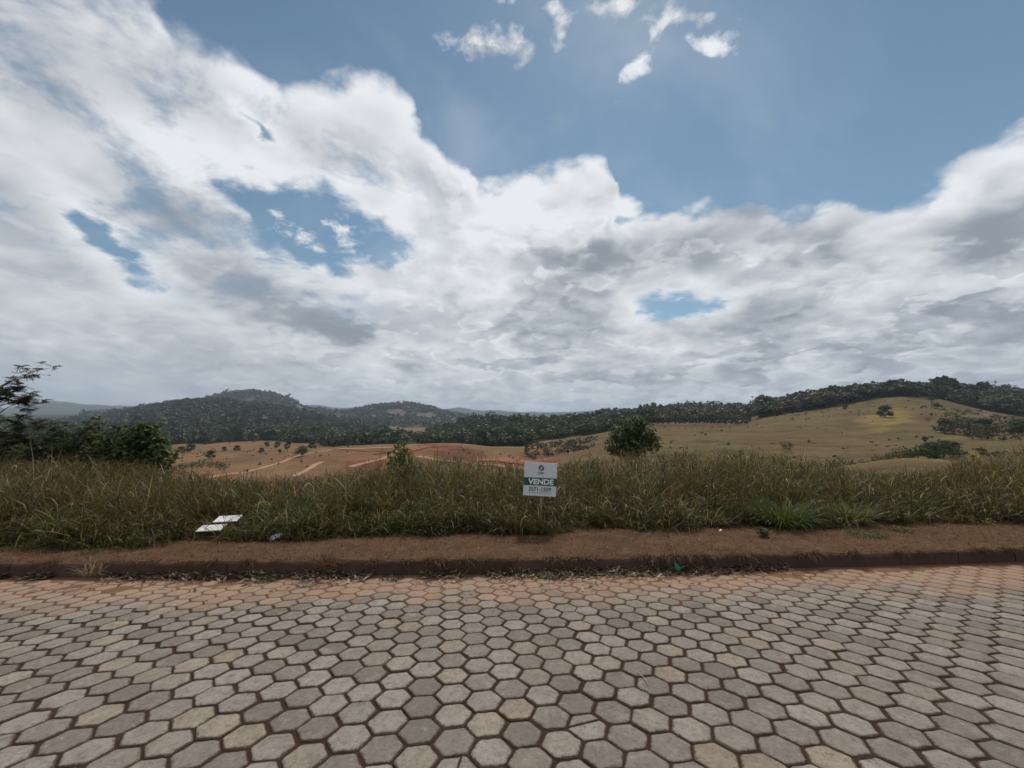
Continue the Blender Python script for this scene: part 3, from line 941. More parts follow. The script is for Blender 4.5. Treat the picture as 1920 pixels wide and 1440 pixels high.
# ------------------------------------------------------------------ kerb of concrete stones
def make_kerb_mat():
    m, g, out = new_mat('kerb_concrete')
    p = wpos(g)
    n = g.noise(p, 9.0, 6, 0.65); f = g.noise(p, 90.0, 4, 0.65)
    r = g.node('ShaderNodeObjectInfo').outputs['Random']
    c = g.mix(n, (0.030, 0.018, 0.014), (0.105, 0.066, 0.050))
    c = g.mix(g.rng(f, 0.55, 0.75, 0.0, 0.5), c, (0.17, 0.125, 0.10))
    c = g.mix(g.m('MULTIPLY', r, 0.35), c, (0.13, 0.085, 0.065))
    surf(g, out, c, 0.95, bump(g, g.m('ADD', n, g.m('MULTIPLY', f, 0.4)), 0.8, 0.015), 0.08)
    return m
MAT['kerb'] = make_kerb_mat()

def build_kerb():
    root = tag(empty('kerb', (0, 6.0, -0.4)), kind='structure')
    x = -22.0
    rng = random.Random(3)
    while x < 24:
        L = 1.0
        x1 = x + L - 0.005
        ya, yb = float(kerb_y(x)), float(kerb_y(x1))
        n = 10
        vs, fs = [], []
        dz = rng.uniform(-.020, .006); dy = rng.uniform(-.008, .008)
        prof = [(0.004, -0.14), (0.0, 0.0), (0.006, 0.165), (0.022, 0.186), (0.125, 0.188), (0.125, -0.14)]
        for i in range(n + 1):
            X = x + (x1 - x) * i / n
            Y = float(kerb_y(X))
            for (py, pz) in prof:
                wob = rng.uniform(-.007, .006) if 0 < i < n else rng.uniform(-.010, .003)
                vs.append((X, Y + py + dy + (wob if py < .1 else 0), -ROAD_S * Y + pz + dz + (wob if pz > .1 else 0)))
        m = len(prof)
        for i in range(n):
            for k in range(m):
                fs.append((i * m + k, (i + 1) * m + k, (i + 1) * m + (k + 1) % m, i * m + (k + 1) % m))
        fs.append(tuple(range(m))); fs.append(tuple(n * m + k for k in range(m))[::-1])
        me = bpy.data.meshes.new('kerb_stone')
        me.from_pydata([(a, b - 6.0, c + 0.4) for a, b, c in vs], [], fs)
        me.materials.append(MAT['kerb'])
        me.update()
        link('kerb_stone', me, root)
        x += L
build_kerb()

# ------------------------------------------------------------------ bare verge between kerb and grass
def make_verge_mat():
    m, g, out = new_mat('verge_soil')
    p = wpos(g)
    a = g.noise(p, 1.3, 5, 0.6); b = g.noise(p, 7.0, 6, 0.65); f = g.noise(p, 80.0, 5, 0.7)
    c = g.mix(a, (0.085, 0.050, 0.032), (0.185, 0.095, 0.052))
    c = g.mix(g.rng(b, 0.45, 0.72, 0.0, 0.6), c, (0.200, 0.125, 0.072))
    c = g.mix(g.rng(f, 0.48, 0.68, 0.0, 0.75), c, (0.036, 0.022, 0.015))
    sp = g.noise(p, 150.0, 3, 0.6)
    c = g.mix(g.rng(sp, 0.60, 0.72, 0.0, 0.7), c, (0.27, 0.20, 0.13))
    c = g.mix(g.rng(g.noise(p, 3.2, 5, 0.65), 0.50, 0.70, 0.0, 0.5), c, (0.060, 0.040, 0.027))
    c = g.mix(g.rng(g.noise(p, 2.3, 4, 0.6, 0.5), 0.58, 0.72, 0.0, 0.5), c, (0.070, 0.066, 0.032))
    surf(g, out, c, 0.97, bump(g, g.m('ADD', b, g.m('MULTIPLY', f, 0.5)), 0.8, 0.03), 0.04)
    return m
MAT['verge'] = make_verge_mat()
def verge_z(X, Y):
    d = Y - kerb_y(X)
    lip = 0.016 * np.exp(-((d - .30) / .22) ** 2)
    return near_z(X, Y) + lip + (fbm(X / .35, Y / .35, 4, 6) - .5) * 0.06 * np.clip((d - .1) / .15, 0, 1)
def build_verge():
    xs = np.linspace(-22, 24, 900); ts = np.concatenate([np.linspace(0.012, 0.13, 7), np.linspace(0.16, 3.1, 66)])
    X, T = np.meshgrid(xs, ts)
    Y = kerb_y(X) + T
    spill = (fbm(X / .28, Y / .12, 4, 16) - .50) * .10 + np.interp(X, [-14, -7, -4, 4.5, 6.5, 15], [-.012, -.006, .004, .006, -.014, -.016])
    Z = verge_z(X, Y) - 0.06 * np.clip((T - 2.6) / .4, 0, 1) + np.where(T < .14, np.minimum(spill, .022) - .02 * np.clip((.05 - T) / .05, 0, 1), 0)
    Z[0] -= .40
    idx = np.arange(X.size).reshape(X.shape)
    Q = np.stack([idx[:-1, :-1], idx[:-1, 1:], idx[1:, 1:], idx[1:, :-1]], -1).reshape(-1, 4)
    tag(link('verge', mesh_np('verge', np.stack([X, Y, Z], -1), Q, mats=[MAT['verge']], smooth=True)), 'bare reddish soil verge behind the kerb', kind='structure')
build_verge()

# ------------------------------------------------------------------ woodland
def crown_quads(n, seed, shape='round', leaf=0.28):
    """n leaf clumps over a lumpy crown of radius about 1 sitting on z=0..2; returns (n,4,3) and per-clump shade"""
    r = np.random.default_rng(seed)
    k = 7
    if shape == 'flat':
        lc = np.stack([r.uniform(-.8, .8, k), r.uniform(-.8, .8, k), r.uniform(1.15, 1.6, k)], -1); lr = r.uniform(.35, .6, k); sq = 0.5
    elif shape == 'tall':
        lc = np.stack([r.uniform(-.35, .35, k), r.uniform(-.35, .35, k), np.linspace(.45, 2.0, k)], -1); lr = r.uniform(.4, .65, k) * np.linspace(1.1, .6, k); sq = 1.0
    else:
        a = r.uniform(0, 6.28, k)
        lc = np.stack([np.cos(a) * r.uniform(.1, .6, k), np.sin(a) * r.uniform(.1, .6, k), r.uniform(.6, 1.5, k)], -1); lr = r.uniform(.45, .7, k); sq = .85
    which = r.integers(0, k, n)
    d = r.normal(size=(n, 3))
    d[:, 2] = d[:, 2] + 0.35
    d /= np.linalg.norm(d, axis=1)[:, None]
    rad = lr[which] * r.uniform(.72, 1.08, n)
    c = lc[which] + d * rad[:, None] * np.array([1, 1, sq])
    nrm = d + r.normal(size=(n, 3)) * .55
    nrm /= np.linalg.norm(nrm, axis=1)[:, None]
    t = np.cross(nrm, r.normal(size=(n, 3)))
    t /= np.linalg.norm(t, axis=1)[:, None] + 1e-9
    b = np.cross(nrm, t)
    s = leaf * r.uniform(.6, 1.3, n)[:, None]
    e = r.uniform(.5, 1.0, n)[:, None]
    q = np.stack([c - t * s, c - b * s * e * .8 + t * s * .1, c + t * s, c + b * s * e], 1)
    return q, r.uniform(.75, 1.25, n)

def joined_trees(name, pos, hgt, protos, cols, label, mat, group_parent=None):
    """one mesh of many small trees; pos (n,3), hgt (n,), cols (n,3)"""
    vs, cs = [], []
    rr = np.random.default_rng(len(pos))
    pick = rr.integers(0, len(protos), len(pos))
    ang = rr.uniform(0, 6.28, len(pos))
    wid = rr.uniform(.85, 1.25, len(pos))
    for k, (q, sh) in enumerate(protos):
        i = np.nonzero(pick == k)[0]
        if not len(i):
            continue
        ca, sa = np.cos(ang[i])[:, None, None], np.sin(ang[i])[:, None, None]
        x, y, z = q[..., 0][None], q[..., 1][None], q[..., 2][None]
        h = (hgt[i] / 2.0)[:, None, None]; w = (hgt[i] / 2.0 * wid[i])[:, None, None]
        V = np.stack([(x * ca - y * sa) * w + pos[i, 0][:, None, None], (x * sa + y * ca) * w + pos[i, 1][:, None, None], z * h + pos[i, 2][:, None, None]], -1)
        C = cols[i][:, None, None, :] * sh[None, :, None, None] * np.ones((1, 1, 4, 1))
        vs.append(V.reshape(-1, 3)); cs.append(C.reshape(-1, 3))
    V = np.concatenate(vs); C = np.concatenate(cs)
    Q = np.arange(len(V)).reshape(-1, 4)
    o = link(name, mesh_np(name, V, Q, mats=[mat], attrs={'tint': C}))
    tag(o, label, kind='stuff')
    return o

def scatter(px0, px1, y0, y1, spacing, seed):
    """points on the land, evenly by area, that fall in woodland"""
    r = np.random.default_rng(seed)
    u0, u1 = (px0 - CX) / 754, (px1 - CX) / 754
    area = (u1 - u0) * (y1 ** 2 - y0 ** 2) / 2
    n = int(area / spacing ** 2)
    Y = np.sqrt(r.uniform(y0 ** 2, y1 ** 2, n)); u = r.uniform(u0, u1, n)
    px = u * 754 + CX
    ok = wooded(px, Y)
    X, Y = (u * Y)[ok], Y[ok]
    return np.stack([X, Y, land_z(X, Y)], -1)

def tree_cols(n, seed, base=(0.050, 0.066, 0.026), var=.6):
    r = np.random.default_rng(seed)
    c = np.array(base) * r.uniform(1 - var, 1 + var, (n, 1))
    warm = r.uniform(0, 1, (n, 1)) ** 6
    return c * (1 - warm) + np.array((0.105, 0.088, 0.045)) * warm

P_MID = [crown_quads(58, 40 + k, ('round', 'round', 'flat', 'tall')[k % 4], .30) for k in range(8)]
P_NEAR = [crown_quads(110, 60 + k, ('round', 'flat', 'round', 'flat')[k % 4], .22) for k in range(8)]
P_FAR = [crown_quads(26, 80 + k, ('round', 'round', 'flat')[k % 3], .44) for k in range(6)]
P_DOT = [crown_quads(12, 95 + k, 'round', .62) for k in range(5)]

def wood(name, label, px0, px1, y0, y1, sp, h0, h1, protos, seed, base=(0.050, 0.066, 0.026), skip=None):
    p = scatter(px0, px1, y0, y1, sp, seed)
    if skip is not None:
        p = p[~skip(p)]
    r = np.random.default_rng(seed + 1)
    h = r.uniform(h0, h1, len(p)) * (0.55 + .9 * fbm(p[:, 0] / 26, p[:, 1] / 26, 3, 2)) * np.where(r.uniform(0, 1, len(p)) < .07, 1.45, 1.0)
    p[:, 2] -= h * .12
    joined_trees(name, p, h, protos, tree_cols(len(p), seed, base, .45), label, MAT['far_leaf'])
    return len(p)
cnt = []
cnt.append(wood('woodland', 'dense dark woodland on the lower slopes of the left hill', -350, 760, 290, 700, 7.0, 8, 14, P_MID, 1, (0.040, 0.052, 0.024)))
cnt.append(wood('woodland', 'dark forest covering the rounded hill on the left', -350, 760, 700, 1450, 11.5, 10, 18, P_FAR, 2, (0.036, 0.046, 0.024)))
cnt.append(wood('woodland', 'dark green wood on the ridge above the red earthworks', 790, 1215, 270, 520, 6.4, 7, 12, P_NEAR, 3, (0.050, 0.070, 0.030)))
cnt.append(wood('woodland', 'woodland on the back of the middle ridge', 760, 1215, 520, 900, 8.5, 8, 13, P_MID, 4, (0.046, 0.062, 0.028)))
cnt.append(wood('woodland', 'woodland behind the dark tree row and brown field', 1200, 1440, 455, 900, 7.5, 8, 13, P_MID, 5, (0.078, 0.080, 0.048)))
cnt.append(wood('woodland', 'forest strip along the top of the tan grass hill', 1425, 2350, 325, 560, 6.4, 9, 16, P_NEAR, 6, (0.042, 0.046, 0.026)))
cnt.append(wood('far_woodland', 'distant forest on the dark domed mountain', 150, 900, 1500, 2600, 22, 14, 24, P_DOT, 7, (0.032, 0.042, 0.024)))
print('woodland trees', cnt)

# ------------------------------------------------------------------ single trees: trunk, limbs and a crown of leaf clumps
def tree_parts(seed, h, cw, crown_lo, n_leaf, leaf, col, shape='round', trunk_r=None, col2=None, name='tree', bare=False):
    """an unlinked set of meshes: trunk (with limbs) and crown"""
    r = np.random.default_rng(seed)
    rr = random.Random(seed)
    tr = trunk_r or h * .022
    mb = MB()
    lean = Vector((rr.uniform(-.06, .06), rr.uniform(-.06, .06), 0)) * h
    top = Vector((0, 0, h * (.72 if not bare else .85))) + lean
    spine = [Vector((0, 0, -0.25 * min(h, 2)))] + [Vector((0, 0, 0)).lerp(top, t) + Vector((rr.uniform(-.015, .015), rr.uniform(-.015, .015), 0)) * h for t in (0, .25, .5, .75, 1)]
    mb.tube(spine, [tr * 1.25, tr * 1.1, tr * .9, tr * .7, tr * .5, tr * .25], 6)
    trunk_mb, mb = mb, MB()
    lobes = []
    nl = 9 if not bare else 14
    for k in range(nl):
        t = rr.uniform(max(crown_lo, .08), .95)
        a = k * 2.4 + rr.uniform(-.4, .4)
        base = Vector((0, 0, 0)).lerp(top, t)
        if shape == 'flat':
            reach = cw / 2 * rr.uniform(.5, 1.0); rise = h * (1 - t * .72) * rr.uniform(.65, .95)
        elif shape == 'tall':
            reach = cw / 2 * rr.uniform(.35, .8); rise = h * .16 * rr.uniform(.5, 1.2)
        else:
            reach = cw / 2 * rr.uniform(.4, .85); rise = h * .2 * rr.uniform(.3, 1.3)
        end = base + Vector((math.cos(a) * reach, math.sin(a) * reach, rise))
        end.z = min(end.z, h * .93)
        mid = base.lerp(end, .5) + Vector((0, 0, -.04 * h if shape == 'flat' else .03 * h))
        mb.tube([base, mid, end], [tr * .45, tr * .3, tr * .12], 5)
        if bare:
            for q in range(4):
                e2 = end + Vector((rr.uniform(-1, 1), rr.uniform(-1, 1), rr.uniform(0, .9))) * h * .13
                mb.tube([mid.lerp(end, .6), e2], [tr * .16, tr * .05], 4)
        lobes.append((end, cw * rr.uniform(.16, .27)))
    lobes.append((top + Vector((0, 0, h * .12)), cw * .24))
    trunk = trunk_mb.mesh('trunk', MAT['bark'], True)
    limbs = mb.mesh('branches', MAT['bark'], True)
    L = np.array([l[0][:] for l in lobes]); R = np.array([l[1] for l in lobes])
    zc = h * crown_lo
    n = n_leaf
    w = r.integers(0, len(L), n)
    d = r.normal(size=(n, 3)); d /= np.linalg.norm(d, axis=1)[:, None]
    sq = {'flat': .6, 'tall': 1.25, 'round': .85}[shape]
    c = L[w] + d * (R[w] * r.uniform(.25, 1.1, n) ** .6)[:, None] * np.array([1, 1, sq])
    keep = c[:, 2] > zc * .8
    c, d, w = c[keep], d[keep], w[keep]
    n = len(c)
    nrm = d + r.normal(size=(n, 3)) * .7 + np.array([0, 0, .35]); nrm /= np.linalg.norm(nrm, axis=1)[:, None]
    t = np.cross(nrm, r.normal(size=(n, 3))); t /= np.linalg.norm(t, axis=1)[:, None] + 1e-9
    b = np.cross(nrm, t)
    s = (leaf * r.uniform(.6, 1.35, n))[:, None]
    wd = r.uniform(.32, .55, n)[:, None]
    V = np.stack([c - t * s, c - b * s * wd - t * s * .1, c + t * s - nrm * s * .15, c + b * s * wd - t * s * .1], 1).reshape(-1, 3)
    cc = np.array(col) * r.uniform(.65, 1.35, (n, 1))
    if col2 is not None:
        m = (r.uniform(0, 1, (n, 1)) < .3)
        cc = np.where(m, np.array(col2) * r.uniform(.7, 1.3, (n, 1)), cc)
    C = np.repeat(cc[:, None], 4, 1).reshape(-1, 3)
    crown = mesh_np('crown', V, np.arange(len(V)).reshape(-1, 4), mats=[MAT['leaf']], attrs={'tint': C})
    return trunk, crown, limbs

def tree(name, label, loc, parts, rz=0.0, scale=1.0, cat='tree', group=None):
    root = empty(name, loc, rz)
    root.scale = (scale,) * 3
    tag(root, label, cat, group)
    if parts[0]:
        t = link('trunk', parts[0], root)
        link('branches', parts[2], t)
    if parts[1]:
        link('crown', parts[1], root)
    return root

GREEN, OLIVE, DARK, PALE, BROWN = (0.058, 0.082, 0.026), (0.088, 0.090, 0.032), (0.038, 0.052, 0.022), (0.125, 0.118, 0.062), (0.10, 0.07, 0.042)
PT = {
    'round': tree_parts(1, 6.0, 6.4, .06, 800, .44, DARK, 'round'),
    'round2': tree_parts(2, 6.0, 7.5, .06, 800, .44, GREEN, 'round'),
    'flat': tree_parts(3, 9.0, 9.0, .4, 640, .42, DARK, 'flat'),
    'flat2': tree_parts(4, 9.0, 8.0, .35, 560, .42, (0.046, 0.05, 0.026), 'flat'),
    'tall': tree_parts(5, 9.0, 4.6, .02, 620, .42, DARK, 'tall'),
    'hedge': tree_parts(15, 9.0, 5.4, .0, 760, .5, (0.026, 0.034, 0.017), 'tall'),
    'pale': tree_parts(6, 6.0, 8.5, .25, 330, .34, PALE, 'flat', col2=BROWN),
    'bare': tree_parts(7, 6.0, 4.5, .4, 26, .2, BROWN, 'round', bare=True),
    'bush': tree_parts(8, 2.4, 3.2, .02, 380, .17, OLIVE, 'round', col2=DARK),
    'bush2': tree_parts(9, 2.4, 3.8, .02, 360, .18, (0.06, 0.066, 0.03), 'round', col2=BROWN),
}
def put(kind, name, label, px, py=None, Y=None, y0=100, y1=520, size=1.0, group=None, cat='tree', rz=None):
    p = place(px, Y) if Y else spot(px, py, y0, y1)
    look = {'tall': 'slim ', 'flat': 'flat-topped ', 'flat2': 'spreading ', 'round2': 'leafy ', 'bush2': 'brownish '}.get(kind, '')
    if group and label.split()[0] not in ('tallest', 'wide', 'lone') and look and look.strip() not in label and 'row' not in label:
        label = look + ('large ' if size > 1.15 and kind not in ('bush', 'bush2') else '') + label
    return tree(name, label, tuple(p - np.array([0, 0, .05])), PT[kind], random.uniform(0, 6.28) if rz is None else rz, size, cat, group)

# trees breaking the skyline
sky = [(1556, 392, 'tall', .72), (1532, 400, 'flat', .8), (1480, 405, 'round', 1.2), (1600, 430, 'flat2', .85), (1640, 450, 'round2', 1.2), (1672, 455, 'flat', 1.0), (1700, 450, 'flat2', .95),
       (1735, 440, 'flat', .9), (1775, 420, 'flat', 1.35), (1790, 425, 'flat2', 1.25), (1822, 410, 'flat', 1.1), (1860, 395, 'tall', 1.15), (1895, 385, 'flat', 1.3), (1884, 390, 'tall', 1.1), (1912, 390, 'flat2', 1.2), (1935, 385, 'flat', 1.1),
       (1446, 420, 'round', 1.0), (1405, 440, 'tall', .7)]
lab = 'dark tree standing out of the forest on the tan hill crest'
for i, (px, Y, k, s) in enumerate(sky):
    l = {8: 'tallest flat-topped tree on the tan hill crest', 12: 'wide flat-topped tree on the right shoulder of the hill'}.get(i, lab)
    put(k, 'skyline_tree', l, px, Y=Y, size=s * 1.3, group='trees on the hill crest')
for px, Y, k, s in [(1207, 560, 'flat', .9), (1222, 570, 'round', 1.4), (1265, 600, 'round2', 1.5), (1300, 600, 'round', 1.3), (1180, 520, 'flat2', .9), (1165, 510, 'flat', .85), (1360, 640, 'flat', 1.1), (1095, 520, 'round2', 1.3), (1240, 590, 'flat', 1.0)]:
    put(k, 'skyline_tree', 'dark tree rising above the wood behind the brown field', px, Y=Y, size=s, group='trees above the middle wood')
for px, Y, k, s in [(905, 640, 'round', 1.5), (925, 650, 'round2', 1.6), (942, 650, 'flat', 1.1), (880, 620, 'round', 1.2), (958, 640, 'round', 1.3)]:
    put(k, 'skyline_tree', 'round-headed tree on the brow of the middle ridge', px, Y=Y, size=s, group='trees on the middle ridge')
put('flat', 'skyline_tree', 'lone flat-topped tree on the skyline dip of the middle ridge', 1018, Y=620, size=1.25, group='trees on the middle ridge')
put('tall', 'skyline_tree', 'slim tree on the skyline beside the lone flat-topped one', 1036, Y=620, size=.95, group='trees on the middle ridge')
put('tall', 'skyline_tree', 'small slim tree on the low skyline towards the woods', 1049, Y=620, size=.7, group='trees on the middle ridge')

# clipped dark row along the ploughed field
for k in range(30):
    px = 1204 + k * 6.7 + random.uniform(-1.5, 1.5)
    put('hedge', 'row_tree', 'dark tree in the dense row above the brown ploughed field', px, Y=404 + random.uniform(-3, 3), size=random.uniform(.72, .86), group='tree row above the ploughed field')
put('round', 'field_tree', 'small dark tree at the end of the dense row on the hill', 1405, 791, size=.75, group='trees on the pasture')

# trees on the tan hill
put('round', 'field_tree', 'dark spreading tree alone on the tan hillside with its shadow', 1660, 783, size=1.35, group='trees on the pasture')
put('round', 'field_tree', 'dark round tree just under the hilltop wood', 1585, 768, size=.7, group='trees on the pasture')
put('bare', 'field_tree', 'bare branching tree below the hilltop wood', 1543, 781, size=.95, group='trees on the pasture')
for px, py, s in [(1455, 780, .8), (1466, 781, .7), (1512, 784, .9), (1512 - 40, 782, .6)]:
    put('bare', 'field_tree', 'thin leafless tree on the upper pasture', px, py, size=s, group='leafless trees on the pasture')
put('bush', 'shrub', 'dark small shrub on the open pasture', 1486, 788, size=.8, cat='shrub', group='shrubs on the hill')
put('flat2', 'field_tree', 'brownish tree at the right edge of the bald hilltop', 1747, 764, size=.9, group='trees on the pasture')
put('round2', 'field_tree', 'bushy tree beside the brownish hilltop tree', 1758, 766, size=.75, group='trees on the pasture')
for px, py, s in [(1778, 780, 1.0), (1792, 783, 1.2), (1823, 790, .9), (1845, 795, 1.2), (1740, 790, .7), (1880, 800, 1.1), (1868, 786, 1.2), (1910, 806, 1.3), (1818, 776, .9), (1900, 790, 1.2)]:
    put('bush2', 'shrub', 'low brown scrub bush on the right flank of the tan hill', px, py, size=s * 1.4, cat='shrub', group='scrub on the hill flank')
for px, Y, k, s in [(1668, 112, 'bush', 1.5), (1690, 116, 'bush', 1.7), (1714, 118, 'round2', .75), (1738, 120, 'round', .9), (1762, 124, 'round2', .95), (1780, 128, 'round', .85), (1640, 108, 'bush2', 1.2), (1612, 100, 'bush', 1.0)]:
    put(k, 'thicket_tree', 'leafy tree in the thicket behind the small green knoll', px, Y=Y, size=s, group='thicket behind the knoll')
for px, Y, k, s in [(1772, 200, 'round', 1.25), (1785, 195, 'bush2', 3.0), (1806, 190, 'bush2', 2.8), (1828, 185, 'bush', 2.6), (1796, 205, 'round2', 1.1), (1818, 200, 'round2', 1.2), (1842, 190, 'round', 1.3), (1838, 175, 'bush2', 2.6), (1866, 185, 'bush2', 2.2), (1908, 185, 'round', 1.2), (1922, 180, 'round2', 1.3)]:
    put(k, 'gully_tree', 'dark tree in the gully on the right of the tan hill', px, Y=Y, size=s, group='trees in the gully')
put('bush', 'shrub', 'compact dark bush at the foot of the tan hill', 1475, 846, size=1.5, y0=90, cat='shrub', group='shrubs on the hill')
for px, Y, s in [(1555, 92, 1.1), (1572, 95, 1.35), (1590, 98, 1.0)]:
    put('bush2', 'shrub', 'loose grey-green bush left of the small knoll', px, Y=Y, size=s, cat='shrub', group='bushes beside the knoll')

# trees dotted over the valley floor
val = [('round', 357, 848, 1.05, 'large dark round tree at the edge of the left wood'), ('flat2', 430, 836, .8, 'wide pale-grey tree below the left wood'), ('round', 383, 834, .55, None), ('round', 420, 846, .6, None),
       ('round', 444, 846, .75, None), ('round', 490, 850, .62, None), ('tall', 538, 848, .85, 'tall leaning tree beside the dirt road'), ('round2', 565, 856, .95, 'bushy tree where the dirt road bends'),
       ('round', 500, 838, .8, None), ('round', 520, 840, .9, None), ('round2', 478, 830, .9, None), ('round', 394, 860, .8, 'small domed tree standing alone on the tan field'), ('round', 524, 849, .4, None), ('round', 340, 850, .8, None),
       ('round', 585, 842, .95, None), ('round2', 606, 838, .9, None), ('round', 630, 836, .9, None), ('round', 652, 834, .85, None)]
for k, px, py, s, l in val:
    put(k, 'field_tree', l or 'dark round tree dotted on the valley pasture', px, py, size=s, y0=150, group='trees in the valley')
for px, py in [(345, 882), (360, 880), (375, 878), (392, 878), (410, 879), (330, 886), (420, 882)]:
    put('bush', 'shrub', 'dark bush in the clump beside the pale road', px, py, size=1.25, y0=100, cat='shrub', group='bush clump by the road')
for px, py, s in [(938, 853, .8), (947, 850, .6), (955, 857, .9), (962, 861, .8), (970, 866, .9), (975, 862, .6), (1000, 862, 1.0), (985, 858, .7), (905, 850, .7), (1031, 878, 1.1), (868, 846, 1.2), (880, 852, 1.0)]:
    put('bush2', 'shrub', 'small dark stump-like bush on the red earthworks', px, py, size=s * .62, y0=110, cat='shrub', group='stumps and bushes on the earthworks')
put('pale', 'dead_tree', 'pale dry tree by the brush at the wood edge', 1058, 852, size=.7, y0=130, group='dry trees')
for px, Y, s in [(1068, 62, 1.2), (1086, 60, 1.35), (1104, 63, 1.1)]:
    put('bush', 'shrub', 'dark rounded bush just behind the for-sale sign', px, Y=Y, size=s * 1.05, cat='shrub', group='bushes behind the sign')

# countless low scrub on the flanks of the hill and round the earthworks
def scrub(label, px0, px1, y0, y1, n, h0, h1, base, seed, thr=.45):
    r = np.random.default_rng(seed)
    Y = np.sqrt(r.uniform(y0 ** 2, y1 ** 2, n)); px = r.uniform(px0, px1, n); X = (px - CX) / 754 * Y
    ok = fbm(X / 14, Y / 14, 3, seed) > thr
    X, Y = X[ok], Y[ok]
    p = np.stack([X, Y, land_z(X, Y) - .15], -1)
    joined_trees('scrub', p, r.uniform(h0, h1, len(p)), P_FAR, tree_cols(len(p), seed, base), label, MAT['far_leaf'])
scrub('low brown scrub scattered over the right flank of the tan hill', 1730, 2000, 120, 330, 700, .8, 2.6, (0.075, 0.062, 0.034), 201, .5)
scrub('grey-brown brush at the foot of the wood beside the earthworks', 985, 1120, 200, 300, 420, .8, 2.4, (0.085, 0.062, 0.042), 202, .42)
scrub('scattered tufts of scrub on the tan valley pasture', 300, 900, 150, 330, 320, .5, 1.5, (0.06, 0.055, 0.028), 203, .52)
scrub('tufts of scrub on the tan hill pasture', 1180, 1730, 110, 390, 420, .5, 1.5, (0.075, 0.066, 0.03), 204, .52)

# small farm buildings far to the left
MAT['white_wall'] = mat_plain('whitewash', (0.62, 0.60, 0.55), 0.85, 0.12, 2)
MAT['roof_tile'] = mat_plain('roof_tile', (0.30, 0.20, 0.15), 0.9, 0.3, 3)
MAT['dark_open'] = mat_plain('dark_opening', (0.03, 0.03, 0.035), 0.4, 0.1, 3)
MAT['pale_roof'] = mat_plain('pale_roof', (0.58, 0.56, 0.50), 0.7, 0.15, 2)
def farmhouse(px, Y, w, d, h, roof, label):
    p = place(px, Y)
    root = tag(empty('farmhouse', tuple(p), random.uniform(-.3, .3)), label, 'house')
    mb = MB(); mb.box((0, 0, h / 2 - .5), (w, d, h + 1)); link('wall', mb.mesh('wall', MAT['white_wall']), root)
    mb = MB()
    o = .5; rh = d * .28
    a = [(-w / 2 - o, -d / 2 - o, h), (w / 2 + o, -d / 2 - o, h), (w / 2 + o, d / 2 + o, h), (-w / 2 - o, d / 2 + o, h), (-w / 2 - o, 0, h + rh), (w / 2 + o, 0, h + rh)]
    b = [(x, y, z + .18) for x, y, z in a]
    mb.add(a + b, [(6, 7, 11, 10), (8, 9, 10, 11), (0, 1, 5, 4)[::-1], (2, 3, 4, 5)[::-1], (0, 6, 10, 4), (4, 10, 9, 3), (1, 5, 11, 7), (5, 2, 8, 11), (0, 1, 7, 6), (2, 3, 9, 8)])
    link('roof', mb.mesh('roof', roof), root)
    for x in (-w * .28, w * .28):
        mb = MB(); mb.box((x, -d / 2 - .03, h * .55), (w * .14, .1, h * .35)); link('window', mb.mesh('window', MAT['dark_open']), root)
    mb = MB(); mb.box((0, -d / 2 - .03, h * .36), (w * .11, .1, h * .72)); link('door', mb.mesh('door', MAT['dark_open']), root)
farmhouse(67, 420, 8.5, 6, 3.4, MAT['pale_roof'], 'white farmhouse with pale roof beyond the pod-bearing tree')
farmhouse(128, 560, 9, 6, 3.2, MAT['pale_roof'], 'long pale-roofed farm shed far off among the woods')
farmhouse(142, 565, 7, 6, 3.2, MAT['roof_tile'], 'small tiled farmhouse next to the long shed')

# ------------------------------------------------------------------ grasses on the lot
def grass_front(X):
    return 7.68 + 0.11 * np.asarray(X) + (fbm(np.asarray(X) / .8, np.asarray(X) * 0 + 3, 3, 12) - .5) * .85

TOP = {-900: 880, 0: 872, 150: 872, 300: 878, 360: 892, 440: 902, 560: 903, 640: 892, 700: 876, 760: 866, 860: 862, 930: 872, 1000: 882, 1060: 872, 1120: 860, 1250: 852,
       1400: 850, 1520: 866, 1590: 884, 1640: 890, 1720: 890, 1780: 872, 1860: 850, 1920: 844, 2800: 840}
TK = sorted(TOP)
def sward(X, Y):
    """height of the sward: low at the edge, tall behind"""
    px = X / Y * 754 + CX
    z = EYE - Y * (np.interp(px, TK, [TOP[k] for k in TK]) - 800) / 750
    h = np.clip(z - ground_z(X, Y), 0.25, 1.25)
    d = Y - grass_front(X)
    h = np.minimum(h, 0.26 + 0.50 * np.clip(d, 0, 3))
    return np.where((np.abs(X + 5.30 + .25 * (Y - 7.4)) < .50) & (Y > 6.2) & (Y < 7.85), np.minimum(h, .09), h)        # trampled where the boards lie

